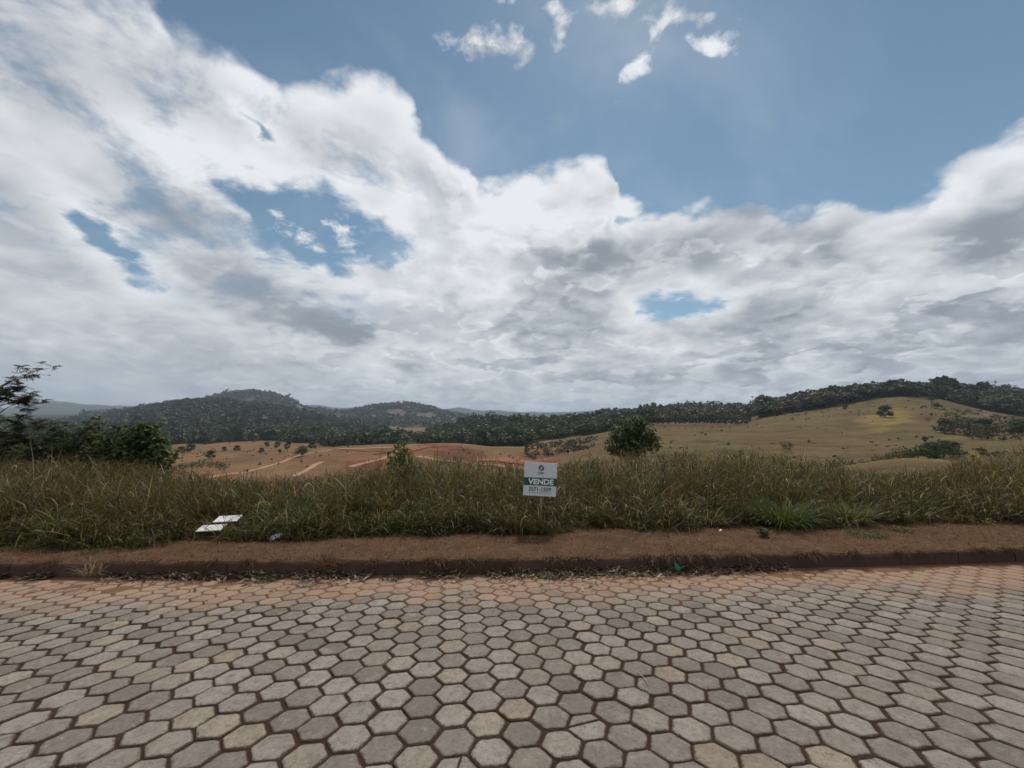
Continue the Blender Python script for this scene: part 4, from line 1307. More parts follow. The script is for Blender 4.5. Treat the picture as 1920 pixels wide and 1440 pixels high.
def blades(base, head, h, lean0, curl, wid, c0, c1, segs=3, twist=None):
    """ribbons: base (n,3), heading, length, start lean, curl, width, root and tip colour"""
    n = len(base)
    pts = [base]
    a = lean0.copy()
    p = base.copy()
    hx = np.stack([np.cos(head), np.sin(head)], -1)
    for s in range(segs):
        st = h / segs
        p = p + np.concatenate([hx * (np.sin(a) * st)[:, None], (np.cos(a) * st)[:, None]], 1)
        pts.append(p)
        a = a + curl / segs
    side = np.stack([-np.sin(head), np.cos(head), np.zeros(n)], -1) if twist is None else np.stack([np.cos(twist), np.sin(twist), np.zeros(n)], -1)
    prof = np.interp(np.linspace(0, 1, segs + 1), [0, .35, .75, 1], [.7, 1.0, .7, .08])
    V = np.stack([np.stack([q - side * (wid * prof[i] / 2)[:, None], q + side * (wid * prof[i] / 2)[:, None]], 1) for i, q in enumerate(pts)], 1)
    V = V.reshape(n, -1, 3)
    t = np.repeat(np.linspace(0, 1, segs + 1), 2)[None, :, None]
    C = c0[:, None] * (1 - t) + c1[:, None] * t
    k = (segs + 1) * 2
    f = np.array([[2 * i, 2 * i + 1, 2 * i + 3, 2 * i + 2] for i in range(segs)])
    Q = (np.arange(n)[:, None, None] * k + f[None]).reshape(-1, 4)
    return V.reshape(-1, 3), Q, C.reshape(-1, 3)

def stuff(name, chunks, label, mat=None):
    vs, qs, cs, b = [], [], [], 0
    for V, Q, C in chunks:
        vs.append(V); qs.append(Q + b); cs.append(C); b += len(V)
    o = link(name, mesh_np(name, np.concatenate(vs), np.concatenate(qs), mats=[mat or MAT['grass']], attrs={'tint': np.concatenate(cs)}))
    tag(o, label, kind='stuff')
    return o

C_GREEN, C_LIME, C_OLIVE, C_STRAW, C_RUST, C_DRY = [np.array(c) for c in ((0.044, 0.066, 0.016), (0.112, 0.132, 0.036), (0.076, 0.066, 0.024), (0.31, 0.25, 0.135), (0.105, 0.054, 0.026), (0.145, 0.095, 0.042))]

def lot_points(n, rng, y1=17.5, bias=1.0):
    """random spots on the lot, denser towards the front edge; clustered in tussocks"""
    t = rng.uniform(0, 1, n) ** bias
    u = rng.uniform(-1.95, 1.95, n)
    X = u * 7.5
    for _ in range(3):
        Y = grass_front(X) - .12 + t * (y1 - grass_front(X))
        X = u * Y
    return X, Y

def build_grass():
    rng = np.random.default_rng(21)
    # tussock centres give the sward its clumps
    nt = 2650
    TX, TY = lot_points(nt, rng, bias=1.5)
    per = 26
    X = np.repeat(TX, per) + rng.normal(0, .085, nt * per); Y = np.repeat(TY, per) + rng.normal(0, .075, nt * per)
    tone = np.repeat(rng.normal(0, .16, nt), per)
    thgt = np.repeat(rng.uniform(.5, 1.22, nt) * (0.6 + .8 * fbm(TX / .8, TY / .8, 2, 91)), per)
    away = np.arctan2(Y - np.repeat(TY, per), X - np.repeat(TX, per))
    ok = Y > grass_front(X) - .1
    X, Y, tone, thgt, away = X[ok], Y[ok], tone[ok], thgt[ok], away[ok]
    n = len(X)
    H = sward(X, Y)
    d = Y - grass_front(X)
    px = X / Y * 754 + CX
    dryness = np.interp(px, [0, 250, 420, 600, 760, 900, 1010, 1150, 1350, 1500, 1650, 1800, 1920], [.85, .85, .75, .50, .45, .78, .68, .66, .58, .42, .75, .92, .90])
    dryness = dryness + (fbm(X / 1.3, Y / 1.3, 3, 31) - .5) * 1.3 + tone - .55 * np.exp(-(d / .6) ** 2) + .12 * np.clip(d, 0, 2)
    base = np.stack([X, Y, ground_z(X, Y) - .03], -1)
    k = rng.uniform(0, 1, n)
    dry = np.clip(dryness + rng.normal(0, .16, n), 0, 1)[:, None]
    c0 = C_GREEN * (1 - dry) + C_OLIVE * dry
    c1 = np.where(rng.uniform(0, 1, (n, 1)) < .5, C_LIME, C_GREEN) * (1 - dry) + np.where(rng.uniform(0, 1, (n, 1)) < .55, C_DRY, C_RUST) * dry
    st = (rng.uniform(0, 1, n) < .05 + .08 * dry[:, 0])[:, None]
    c0 = np.where(st, C_STRAW * .8, c0); c1 = np.where(st, C_STRAW, c1)
    v = rng.uniform(.65, 1.3, (n, 1))
    length = H * thgt * rng.uniform(.72, 1.28, n)
    heading = away + rng.normal(0, .9, n)
    lean = np.abs(rng.normal(.28, .26, n)) + .35 * np.exp(-(d / .35) ** 2)
    curl = rng.uniform(.1, 2.2, n)
    wid = rng.uniform(.008, .019, n) * np.clip(.6 + H * .5, .6, 1.1)
    tw = heading + math.pi / 2 + rng.normal(0, .6, n)
    stuff('tall_grass', [blades(base, heading, length, lean, curl, wid, c0 * v, c1 * v, 3, tw)], 'tall tangled green and brown grass covering the vacant lot')

    # leaves leaving the stems at every height and drooping every way
    nt = 1900
    TX, TY = lot_points(nt, rng, 13.5, 1.6)
    per = 26
    X = np.repeat(TX, per) + rng.normal(0, .13, nt * per); Y = np.repeat(TY, per) + rng.normal(0, .11, nt * per)
    tone = np.repeat(rng.normal(0, .3, nt), per)
    ok = Y > grass_front(X) - .05
    X, Y, tone = X[ok], Y[ok], tone[ok]; n = len(X)
    H = sward(X, Y)
    px = X / Y * 754 + CX
    hh = H * rng.uniform(.12, .98, n)
    dry = np.interp(px, [0, 250, 420, 600, 760, 900, 1010, 1150, 1350, 1500, 1650, 1800, 1920], [.80, .80, .62, .36, .36, .66, .52, .54, .46, .30, .62, .88, .86])
    dry = np.clip(dry + tone + (fbm(X / 1.1, Y / 1.1, 3, 35) - .5) * 1.2 + rng.normal(0, .2, n) + (hh / H - .5) * .35, 0, 1)[:, None]
    c0 = C_GREEN * (1 - dry) + C_OLIVE * .9 * dry
    c1 = np.where(rng.uniform(0, 1, (n, 1)) < .6, C_LIME * 1.1, C_GREEN) * (1 - dry) + np.where(rng.uniform(0, 1, (n, 1)) < .5, C_DRY * 1.2, C_RUST) * dry
    st = (rng.uniform(0, 1, n) < .09)[:, None]
    c0 = np.where(st, C_STRAW * .9, c0); c1 = np.where(st, C_STRAW * 1.15, c1)
    v = rng.uniform(.55, 1.4, (n, 1))
    hd = rng.uniform(0, 6.28, n)
    stuff('drooping_grass', [blades(np.stack([X, Y, ground_z(X, Y) + hh], -1), hd, rng.uniform(.16, .48, n), rng.uniform(.1, 1.2, n), rng.uniform(.4, 2.6, n), rng.uniform(.010, .024, n), c0 * v, c1 * v, 3, hd + math.pi / 2 + rng.normal(0, .7, n))],
          'drooping leaf blades of the rank grass on the lot')

    # low leafy fringe in front
    n = 24000
    u = rng.uniform(-1.95, 1.95, n); X = u * 7.6
    for _ in range(3):
        Y = grass_front(X) + rng.uniform(-.20, .75, n); X = u * Y
    patchy = fbm(X / .9, Y / .5, 3, 41)
    ok = (patchy > .36) & (Y > kerb_y(X) + .5) & ~((np.abs(X + 5.30 + .25 * (Y - 7.4)) < .48) & (Y < 7.85))
    X, Y = X[ok], Y[ok]; n = len(X)
    px = X / Y * 754 + CX
    dry = np.clip(np.interp(px, [0, 300, 700, 950, 1050, 1250, 1450, 1600, 1750, 1920], [.15, .25, .2, .5, .6, .35, .25, .35, .65, .6]) + (fbm(X / .8, Y / .8, 3, 33) - .5) * 1.6 + rng.normal(0, .15, n), 0, 1)[:, None]
    c0 = C_GREEN * .9 * (1 - dry) + C_RUST * dry; c1 = C_LIME * (1 - dry) + C_DRY * 1.1 * dry
    v = rng.uniform(.6, 1.35, (n, 1))
    st = (rng.uniform(0, 1, n) < .06)[:, None]
    c1 = np.where(st, C_STRAW * 1.1, c1)
    hd = rng.uniform(0, 6.28, n)
    stuff('low_grass', [blades(np.stack([X, Y, ground_z(X, Y) - .01], -1), hd, rng.uniform(.12, .42, n), rng.uniform(.2, 1.0, n), rng.uniform(.5, 1.8, n), rng.uniform(.009, .022, n), c0 * v, c1 * v, 3, hd + math.pi / 2 + rng.normal(0, .6, n))],
          'low leafy grass fringe along the edge of the bare verge')

    # seed stems
    n = 6500
    X, Y = lot_points(n, rng, bias=1.2)
    ok = (Y > grass_front(X) + .45) & (fbm(X / 1.6, Y / 1.6, 3, 51) > .42)
    X, Y = X[ok], Y[ok]; n = len(X)
    H = sward(X, Y) * rng.uniform(.95, 1.30, n)
    base = np.stack([X, Y, ground_z(X, Y)], -1)
    hd = rng.uniform(0, 6.28, n); ln = rng.uniform(0, .14, n); cu = rng.uniform(0, .5, n)
    rust = rng.uniform(0, 1, (n, 1))
    c = (C_DRY * (1 - rust) + C_RUST * rust) * rng.uniform(.7, 1.2, (n, 1))
    ch = [blades(base, hd, H, ln, cu, np.full(n, .0052), c, c, 3, hd * 1.7)]
    # spikelets on the upper third
    m = 7
    hx = np.stack([np.cos(hd), np.sin(hd)], -1)
    for k in range(m):
        t = rng.uniform(.72, 1.0, n)
        a = ln + cu * t * .5
        p = base + np.concatenate([hx * (np.sin(a) * H * t)[:, None], (np.cos(a) * H * t)[:, None]], 1)
        h2 = rng.uniform(0, 6.28, n)
        c2 = c * rng.uniform(.8, 1.35, (n, 1))
        ch.append(blades(p, h2, rng.uniform(.05, .12, n), rng.uniform(.3, .9, n), rng.uniform(.2, 1.0, n), np.full(n, .0075), c2, c2, 1, h2 * 2.3))
    stuff('seed_grass', ch, 'brown seed stems rising above the grass')

    # dry straws lying across the sward and on the verge edge
    n = 3300
    X, Y = lot_points(n, rng, 11, 2.0)
    hd = rng.uniform(0, 6.28, n)
    H = sward(X, Y) * rng.uniform(.15, .75, n)
    c = C_STRAW * rng.uniform(.6, 1.25, (n, 1))
    stuff('dry_straw', [blades(np.stack([X, Y, ground_z(X, Y) + H], -1), hd, rng.uniform(.15, .6, n), rng.uniform(1.0, 1.9, n), rng.uniform(-.6, .8, n), rng.uniform(.005, .014, n), c, c, 2, hd + 1.5 + rng.normal(0, .5, n))],
          'pale dry straws tangled in the grass')

    # broad weed leaves near the front
    n = 8800
    X, Y = lot_points(n, rng, 10.5, 2.2)
    ok = fbm(X / .7, Y / .7, 3, 61) > .5
    X, Y = X[ok], Y[ok]; n = len(X)
    H = sward(X, Y) * rng.uniform(.15, .85, n)
    hd = rng.uniform(0, 6.28, n)
    c = np.where(rng.uniform(0, 1, (n, 1)) < .75, C_GREEN * 1.1, C_OLIVE) * rng.uniform(.7, 1.5, (n, 1))
    stuff('weed_leaves', [blades(np.stack([X, Y, ground_z(X, Y) + H], -1), hd, rng.uniform(.05, .12, n), rng.uniform(.7, 1.5, n), rng.uniform(.2, .9, n), rng.uniform(.02, .045, n), c, c * 1.1, 2, hd + 1.57)],
          'broad green weed leaves among the grass')
build_grass()

def build_verge_cover():
    rng = np.random.default_rng(77)
    # cropped dead grass on the verge
    n = 70000
    X = rng.uniform(-14.5, 17, n); d = rng.uniform(.06, 2.2, n)
    Y = kerb_y(X) + d
    dens = fbm(X / .6, Y / .25, 4, 71)
    ok = (Y < grass_front(X) + .3) & (dens + .25 * np.exp(-(d / .25) ** 2) > .43)
    X, Y, d = X[ok], Y[ok], d[ok]; n = len(X)
    hd = rng.uniform(0, 6.28, n)
    g = np.clip((fbm(X / .7, Y / .4, 3, 73) - .60) * 7, 0, 1)[:, None]
    cc = (np.where(rng.uniform(0, 1, (n, 1)) < .45, C_RUST * 1.5, C_DRY * 1.35) * (1 - g) + C_OLIVE * 1.1 * g) * rng.uniform(.45, 1.45, (n, 1))
    a = blades(np.stack([X, Y, verge_z(X, Y) - .004], -1), hd, rng.uniform(.03, .10, n), rng.uniform(.5, 1.4, n), rng.uniform(0, 1.0, n), rng.uniform(.005, .011, n), cc, cc * 1.15, 1, hd + 1.57)
    # dead fringe hanging over the kerb
    n = 21000
    X = rng.uniform(-14.5, 17, n)
    ok = fbm(X / .55, X * 0, 4, 75) + np.interp(X, [-11, -7, -4, 4.5, 6, 13], [-.05, .02, .22, .24, -.02, -.06]) > .46
    X = X[ok]; n = len(X)
    cl = np.clip((fbm(X / .22, X * 0 + 9, 3, 76) - .38) * 4, .12, 1.3)
    Y = kerb_y(X) + rng.uniform(-.012, .13, n)
    hd = rng.normal(-math.pi / 2, .8, n)
    cc = np.where(rng.uniform(0, 1, (n, 1)) < .5, C_RUST * 1.3, C_DRY * 1.1) * rng.uniform(.5, 1.4, (n, 1))
    b = blades(np.stack([X, Y, near_z(X, Y) + .004], -1), hd, rng.uniform(.05, .22, n) * cl, rng.uniform(.5, 1.5, n), rng.uniform(.6, 1.9, n), rng.uniform(.004, .010, n), cc, cc * 1.2, 3, hd + 1.57 + rng.normal(0, .4, n))
    # crumbs, bits of leaf and stalk
    n = 5600
    X = rng.uniform(-14.5, 17, n); Y = kerb_y(X) + rng.uniform(.03, 2.0, n)
    ok = Y < grass_front(X) + .2
    X, Y = X[ok], Y[ok]; n = len(X)
    hd = rng.uniform(0, 6.28, n)
    cc = np.array([(.055, .035, .024), (.30, .23, .15), (.10, .095, .04), (.16, .10, .06)])[rng.choice(4, n, p=[.4, .2, .2, .2])] * rng.uniform(.6, 1.3, (n, 1))
    c3 = blades(np.stack([X, Y, verge_z(X, Y) + .004], -1), hd, rng.uniform(.015, .075, n), rng.uniform(.9, 1.5, n), rng.uniform(-.3, .6, n), rng.uniform(.006, .022, n), cc, cc, 2, hd + 1.57 + rng.normal(0, .4, n))
    stuff('dead_turf', [a, b, c3], 'short dead turf on the verge and hanging over the kerb')
    # litter of leaves at the foot of the kerb
    n = 9000
    X = rng.uniform(-9.5, 11, n)
    w = np.interp(X, [-10, -6, -3.2, -1.2, -.5, 1.8, 2.6, 4.5, 6, 11], [.35, .6, .75, .9, 1.2, 1.3, .9, .55, .4, .3])
    ok = fbm(X / .5, X * 0 + 4, 3, 79) * w > .27
    X = X[ok]; w = w[ok]; n = len(X)
    off = np.abs(rng.normal(0, .09, n)) * w * np.where(rng.uniform(0, 1, n) < .14, 2.8, 1.0) + .005
    Y = kerb_y(X) - off
    Z = -ROAD_S * Y + .016 + np.maximum(0, .11 - off) * rng.uniform(0, .75, n)
    hd = rng.uniform(0, 6.28, n)
    cc = np.array([(0.20, .13, .08), (.33, .24, .16), (.10, .06, .04), (.50, .43, .33), (.14, .13, .07)])[rng.choice(5, n, p=[.27, .27, .20, .18, .08])] * rng.uniform(.6, 1.2, (n, 1))
    a = blades(np.stack([X, Y, Z], -1), hd, rng.uniform(.03, .12, n), rng.uniform(1.15, 1.62, n), rng.uniform(-.9, .5, n), rng.uniform(.014, .040, n), cc, cc * .9, 3, hd + 1.57 + rng.normal(0, .5, n))
    # few loose scraps on the paving
    m = 320
    X = rng.uniform(-6.5, 8.5, m); Y = kerb_y(X) - np.abs(rng.normal(0, .55, m)) - .05
    hd = rng.uniform(0, 6.28, m)
    cc = np.array([(0.2, .14, .08), (.10, .06, .04), (.34, .28, .19)])[rng.choice(3, m)] * rng.uniform(.6, 1.2, (m, 1))
    b = blades(np.stack([X, Y, -ROAD_S * Y + .006], -1), hd, rng.uniform(.015, .06, m), rng.uniform(1.35, 1.6, m), rng.uniform(-.5, .3, m), rng.uniform(.006, .018, m), cc, cc, 2, hd + 1.57)
    stuff('leaf_litter', [a, b], 'dead leaves and straw gathered at the foot of the kerb')
build_verge_cover()

# ------------------------------------------------------------------ single plants near the street
def leafy_mass(seed, blobs, n, leaf, cols, hang=0.0, wd=(.35, .6)):
    """leaves spread through given blobs [(x,y,z,rx,rz)]"""
    r = np.random.default_rng(seed)
    B = np.array(blobs, float)
    wgt = B[:, 3] ** 2 * B[:, 4]; wgt /= wgt.sum()
    k = r.choice(len(B), n, p=wgt)
    d = r.normal(size=(n, 3)); d /= np.linalg.norm(d, axis=1)[:, None]
    rad = r.uniform(.2, 1.08, n) ** .5
    c = B[k, :3] + d * rad[:, None] * np.stack([B[k, 3], B[k, 3], B[k, 4]], -1)
    nrm = d * .5 + r.normal(size=(n, 3)) * .5 + np.array([0, 0, .8]); nrm /= np.linalg.norm(nrm, axis=1)[:, None]
    t = np.cross(nrm, r.normal(size=(n, 3))) + np.array([0, 0, -hang]); t /= np.linalg.norm(t, axis=1)[:, None] + 1e-9
    b = np.cross(nrm, t); b /= np.linalg.norm(b, axis=1)[:, None] + 1e-9
    s = (leaf * r.uniform(.6, 1.3, n))[:, None]
    w = r.uniform(*wd, n)[:, None]
    V = np.stack([c - t * s, c - b * s * w, c + t * s - nrm * s * .2, c + b * s * w], 1).reshape(-1, 3)
    cc = np.array(cols)[r.choice(len(cols), n)] * r.uniform(.65, 1.35, (n, 1))
    return mesh_np('foliage', V, np.arange(len(V)).reshape(-1, 4), mats=[MAT['leaf']], attrs={'tint': np.repeat(cc[:, None], 4, 1).reshape(-1, 3)})

def stems(seed, tips, r0=.02, base=(0, 0, -.05)):
    rr = random.Random(seed)
    mb = MB()
    for t in tips:
        t = Vector(t); b = Vector(base) + Vector((rr.uniform(-.06, .06), rr.uniform(-.06, .06), 0))
        m1 = b.lerp(t, .4) + Vector((rr.uniform(-.08, .08), rr.uniform(-.08, .08), .05)) * t.length * .6
        m2 = b.lerp(t, .75) + Vector((rr.uniform(-.06, .06), rr.uniform(-.06, .06), .03)) * t.length * .6
        mb.tube([b, m1, m2, t], [r0, r0 * .75, r0 * .5, r0 * .2], 5)
    return mb.mesh('stem', MAT['bark'], True)

def near_plant(name, label, cat, px, Y, blobs, n, leaf, cols, seed, r0=.02, hang=0., group=None, wd=(.35, .6)):
    u = (px - CX) / 754.0
    X = u * Y
    root = tag(empty(name, (X, Y, float(ground_z(X, Y)))), label, cat, group)
    link('foliage', leafy_mass(seed, blobs, n, leaf, cols, hang, wd), root)
    link('stem', stems(seed, [(b[0], b[1], b[2]) for b in blobs], r0), root)
    return root

# pod-bearing tree at the left end of the lot
def pod_tree():
    Y, px = 12.0, -42
    X = (px - CX) / 754 * Y
    z0 = float(ground_z(X, Y))
    root = tag(empty('pod_tree', (X, Y, z0)), 'thin-branched tree with purple-brown hanging pods at the end of the lot', 'tree')
    rr = random.Random(4); r = np.random.default_rng(4)
    mb = MB()
    top = 4.15
    mb.tube([(0, 0, -.2), (.05, 0, 1.0), (-.05, .1, 2.0), (.1, .05, 3.0)], [.07, .06, .045, .03], 7)
    tips = []
    for k in range(34):
        h = rr.uniform(.6, 3.0)
        a = rr.uniform(0, 6.28)
        L = rr.uniform(.7, 1.55) * (1.15 - .12 * h)
        e = Vector((math.cos(a) * L, math.sin(a) * L * .9, h + rr.uniform(.25, 1.15)))
        e.z = min(e.z, top)
        b = Vector((0, 0, h)); m = b.lerp(e, .55) + Vector((0, 0, .12))
        mb.tube([b, m, e], [.02, .013, .005], 5)
        for q in range(5):
            f = m.lerp(e, rr.uniform(.1, 1)) + Vector((rr.uniform(-.32, .32), rr.uniform(-.32, .32), rr.uniform(-.12, .3)))
            mb.tube([m.lerp(e, rr.uniform(.2, .9)), f], [.007, .003], 4)
            tips.append(f)
        tips.append(e)
    link('trunk', mb.mesh('trunk', MAT['bark'], True), root)
    T = np.array([t[:] for t in tips])
    # feathery leaves: short leaflet rows along fronds
    vs, cs = [], []
    for t in T:
        for q in range(rr.randint(5, 8) if t[2] < 3.2 else rr.randint(2, 4)):
            a = rr.uniform(0, 6.28); el = rr.uniform(-.5, .5); L = rr.uniform(.14, .26)
            d = np.array([math.cos(a) * math.cos(el), math.sin(a) * math.cos(el), math.sin(el)])
            sd = np.cross(d, [0, 0, 1]); sd /= np.linalg.norm(sd) + 1e-9
            col = np.array((.05, .07, .026) if rr.random() < .75 else (.10, .075, .045)) * rr.uniform(.6, 1.4)
            for s in range(6):
                p = t + d * L * (s + 1) / 6 - np.array([0, 0, .03 * (s / 6) ** 2])
                for sg in (-1, 1):
                    tip = p + (sd * sg * .075 + d * .03 + np.array([0, 0, rr.uniform(-.02, .01)]))
                    wv = d * .017
                    vs.append([p - wv, p + wv, tip + wv * .6, tip - wv * .6]); cs.append([col] * 4)
    V = np.array(vs).reshape(-1, 3)
    link('foliage', mesh_np('foliage', V, np.arange(len(V)).reshape(-1, 4), mats=[MAT['leaf']], attrs={'tint': np.array(cs).reshape(-1, 3)}), root)
    # hanging pod bunches
    pods = [t for t in T if rr.random() < .42]
    n_p = 0
    ch = []
    for t in pods:
        m = rr.randint(6, 11)
        b = np.repeat(t[None], m, 0) + r.normal(0, .02, (m, 3))
        hd = r.uniform(0, 6.28, m)
        c = np.array((.085, .042, .040)) * r.uniform(.6, 1.5, (m, 1))
        ch.append(blades(b, hd, r.uniform(.12, .22, m), r.uniform(2.0, 2.9, m), r.uniform(-.3, .4, m), r.uniform(.018, .028, m), c, c * .9, 2, r.uniform(0, 6.28, m)))
    for v, q, c in ch:
        link('pod_bunch', mesh_np('pod_bunch', v, q, mats=[MAT['leaf']], attrs={'tint': c}), root)
pod_tree()

BUSHG = [(0.070, 0.100, 0.028), (0.045, 0.066, 0.022), (0.10, 0.125, 0.04)]
near_plant('broadleaf_bush', 'tall leafy dark green bush left of the valley view', 'bush', 268, 13.0,
           [(0, 0, 1.75, .42, .42), (.35, .1, 1.45, .42, .38), (-.3, 0, 1.35, .45, .42), (.65, 0, 1.05, .42, .42), (.1, -.1, 1.0, .55, .5), (-.55, .1, .85, .5, .45), (.05, .1, 2.0, .3, .28), (.3, 0, .5, .6, .5)], 4200, .095, BUSHG, 31, .03)
for i, (px, Y, s, l) in enumerate([(165, 13.6, 1.25, 'shaggy hedge-like bush with one taller shoot on the lot'), (105, 14.2, 1.2, 'broad low bush between the pod tree and the hedge bush'), (218, 13.2, 1.1, 'low dark bush filling the gap beside the tall leafy bush')]):
    near_plant('hedge_bush', l, 'bush', px, Y, [(0, 0, 1.1 * s, .6, .5 * s), (-.6, .1, .85 * s, .6, .5), (.6, .1, .9 * s, .6, .5), (.15, 0, 1.5 * s, .28, .45 * s), (-.2, 0, .45, .9, .5), (.9, 0, .6, .5, .5)], 3600, .088,
               [(0.060, 0.082, 0.026), (0.040, 0.055, 0.02), (.09, .085, .035)], 40 + i, .02, group='bushes on the left of the lot')
near_plant('dusky_bush', 'dark bluish bush under the pod-bearing tree', 'bush', 40, 17, [(0, 0, 1.1, .9, .6), (-1.1, 0, 1.1, .9, .6), (.9, 0, 1.0, .8, .55), (0, 0, .5, 1.4, .6)], 3600, .10, [(0.042, 0.058, 0.032), (0.055, 0.068, 0.035)], 47, .03)
near_plant('sapling', 'small bright green sapling rising from the middle of the grass', 'sapling', 752, 10.6,
           [(0, 0, 1.42, .20, .26), (-.16, 0, 1.2, .20, .24), (.18, 0, 1.18, .22, .24), (0, .05, .95, .34, .3), (.05, 0, .6, .32, .35), (.3, 0, .95, .2, .2)], 900, .07, [(0.085, 0.125, 0.036), (0.06, 0.09, 0.026), (.12, .15, .05)], 51, .014, .5, wd=(.25, .42))
near_plant('young_tree', 'round-crowned young tree standing above the grass right of the sign', 'tree', 1186, 21.0,
           [(0, 0, 2.55, .62, .5), (.6, 0, 2.25, .62, .55), (-.6, .1, 2.2, .6, .5), (.15, .2, 1.8, .85, .55), (1.05, .1, 1.75, .5, .5), (-1.0, 0, 1.6, .55, .5), (.3, 0, 2.9, .42, .3), (-.2, 0, 1.3, .9, .4)], 4600, .09, [(0.060, 0.090, 0.030), (0.042, 0.064, 0.022), (.078, .10, .036)], 55, .035)
near_plant('dry_bush', 'low dry brownish bush at the foot of the young tree', 'bush', 1268, 17.5, [(0, 0, .75, .5, .4), (.5, 0, .6, .45, .4), (-.4, 0, .6, .45, .4)], 500, .06, [(0.10, 0.075, 0.04), (.07, .07, .03)], 58, .015)
for px, Y, h, l in [(1240, 10.5, 1.32, 'tall straight dry weed stalk right of the young tree'), (1391, 10.8, 1.22, 'slim dry weed stalk near the tan hill'), (470, 10.0, 1.05, 'reddish dry weed stalk before the valley fields'), (1497, 10.6, 1.2, 'thin weed stalk under the left of the hill')]:
    u = (px - CX) / 754
    root = tag(empty('weed_stalk', (u * Y, Y, float(ground_z(u * Y, Y)))), l, 'weed')
    link('stem', stems(px, [(.03, 0, h)], .008), root)
    link('foliage', leafy_mass(px, [(.03, 0, h - .12, .05, .2), (.02, 0, h - .4, .08, .2)], 46, .035, [(0.12, 0.08, 0.045), (.09, .075, .035)]), root)

# lush tussocks at the front that can be told apart
def tussock(name, label, px, py, n, L, cols, group, spread=.16, seed=0, wid=(.010, .020)):
    u, e = ray(px, py)
    Y = (EYE + .22) / -e
    X = u * Y
    r = np.random.default_rng(seed)
    z = float(verge_z(np.array(X), np.array(Y))) if Y < float(grass_front(X)) + .3 else float(ground_z(X, Y))
    a = r.uniform(0, 6.28, n); rad = spread * np.sqrt(r.uniform(0, 1, n))
    base = np.stack([np.cos(a) * rad, np.sin(a) * rad * .8, np.full(n, -.02)], -1)
    hd = a + r.normal(0, .5, n)
    c = np.array(cols)[r.choice(len(cols), n)] * r.uniform(.7, 1.3, (n, 1))
    V, Q, C = blades(base, hd, L * r.uniform(.5, 1.15, n), r.uniform(.1, .75, n), r.uniform(.6, 2.0, n), r.uniform(*wid, n), c * .8, c * 1.15, 4, hd + 1.57 + r.normal(0, .5, n))
    o = link(name, mesh_np(name, V, Q, mats=[MAT['grass']], attrs={'tint': C}), None, (X, Y, z))
    return tag(o, label, 'grass tuft', group)
lush = [(0.062, 0.105, 0.024), (.10, .14, .03), (.15, .16, .05)]
strawy = [(0.20, .16, .085), (.30, .25, .15), (.12, .10, .045), (.10, .115, .035)]
T = 'grass_tussock'
tussock(T, 'big lush green tussock at the edge of the bare verge', 1470, 982, 620, .70, lush, 'tussocks along the verge', .34, 1)
tussock(T, 'wide drooping grass tussock right of the big lush one', 1590, 976, 380, .6, lush + strawy[1:3], 'tussocks along the verge', .3, 2)
tussock(T, 'pale arching tussock left of the sign post', 955, 992, 240, .42, strawy, 'tussocks along the verge', .22, 3)
tussock(T, 'fresh green tuft of spiky blades below the sapling', 780, 992, 160, .36, lush, 'tussocks along the verge', .14, 4)
tussock(T, 'thick green grass clump by the fallen board', 590, 990, 320, .5, lush, 'tussocks along the verge', .28, 5)
tussock(T, 'long-bladed bright green mat at the verge edge on the left', 180, 1000, 420, .45, lush[:2], 'tussocks along the verge', .4, 6)
tussock(T, 'bright green tuft in the corner beside the pod tree', 30, 985, 320, .45, lush[:2], 'tussocks along the verge', .4, 7)
tussock(T, 'straw-coloured tussock right of the sign', 1330, 980, 240, .4, strawy, 'tussocks along the verge', .24, 8)
tussock(T, 'dry reddish tuft hanging over the kerb', 610, 1060, 170, .30, [(0.17, .09, .05), (.24, .16, .09), (.11, .06, .04)], 'tufts at the kerb', .16, 9, (.004, .009))
tussock(T, 'straw tuft fallen from the kerb', 170, 1076, 60, .25, [(0.20, .14, .09), (.3, .23, .15)], 'tufts at the kerb', .14, 10, (.004, .010))

def low_weed(name, label, px, py, n, size, leaf, cols, seed, on_road=False, flat=.35, group=None):
    u, e = ray(px, py)
    if on_road:
        Y = EYE / (-e - ROAD_S); X = u * Y; z = -ROAD_S * Y
    else:
        Y = (EYE + .215) / -e; X = u * Y; z = float(verge_z(np.array(X), np.array(Y)))
    root = tag(empty(name, (X, Y, z)), label, 'weed', group)
    link('foliage', leafy_mass(seed, [(0, 0, size * flat, size, size * flat), (size * .5, 0, size * flat * .8, size * .5, size * flat * .7)], n, leaf, cols, wd=(.25, .5)), root)
    rr = random.Random(seed)
    link('stem', stems(seed, [(rr.uniform(-1, 1) * size * .7, rr.uniform(-1, 1) * size * .5, size * flat * rr.uniform(.8, 1.6)) for _ in range(5)], .003, (0, 0, -.01)), root)
W1 = [(0.07, 0.10, 0.03), (.05, .075, .024)]
low_weed('verge_weed', 'single dark upright weed on the bare verge', 1430, 1003, 70, .10, .045, W1, 1, flat=.9)
low_weed('verge_weed', 'spreading green weed mat on the verge', 1625, 1000, 380, .34, .026, W1 + [(.11, .12, .04)], 2, flat=.10)
low_weed('verge_weed', 'smaller weed patch beside the spreading mat', 1690, 992, 160, .22, .026, W1, 3, flat=.14)
low_weed('verge_weed', 'yellow-flowered low weed at the grass edge on the right', 1830, 975, 240, .34, .028, W1 + [(.28, .24, .06)], 4, flat=.25)
low_weed('verge_weed', 'small dark plant on the verge right of the sign', 1205, 995, 50, .08, .035, W1, 5, flat=.7)
low_weed('verge_weed', 'thin dead sprig standing on the kerb edge', 1252, 1034, 16, .05, .02, [(0.06, .045, .03)], 6, flat=1.6)
low_weed('verge_weed', 'low green smudge of weed on the verge at the left', 165, 1040, 90, .14, .02, W1, 7, flat=.15)
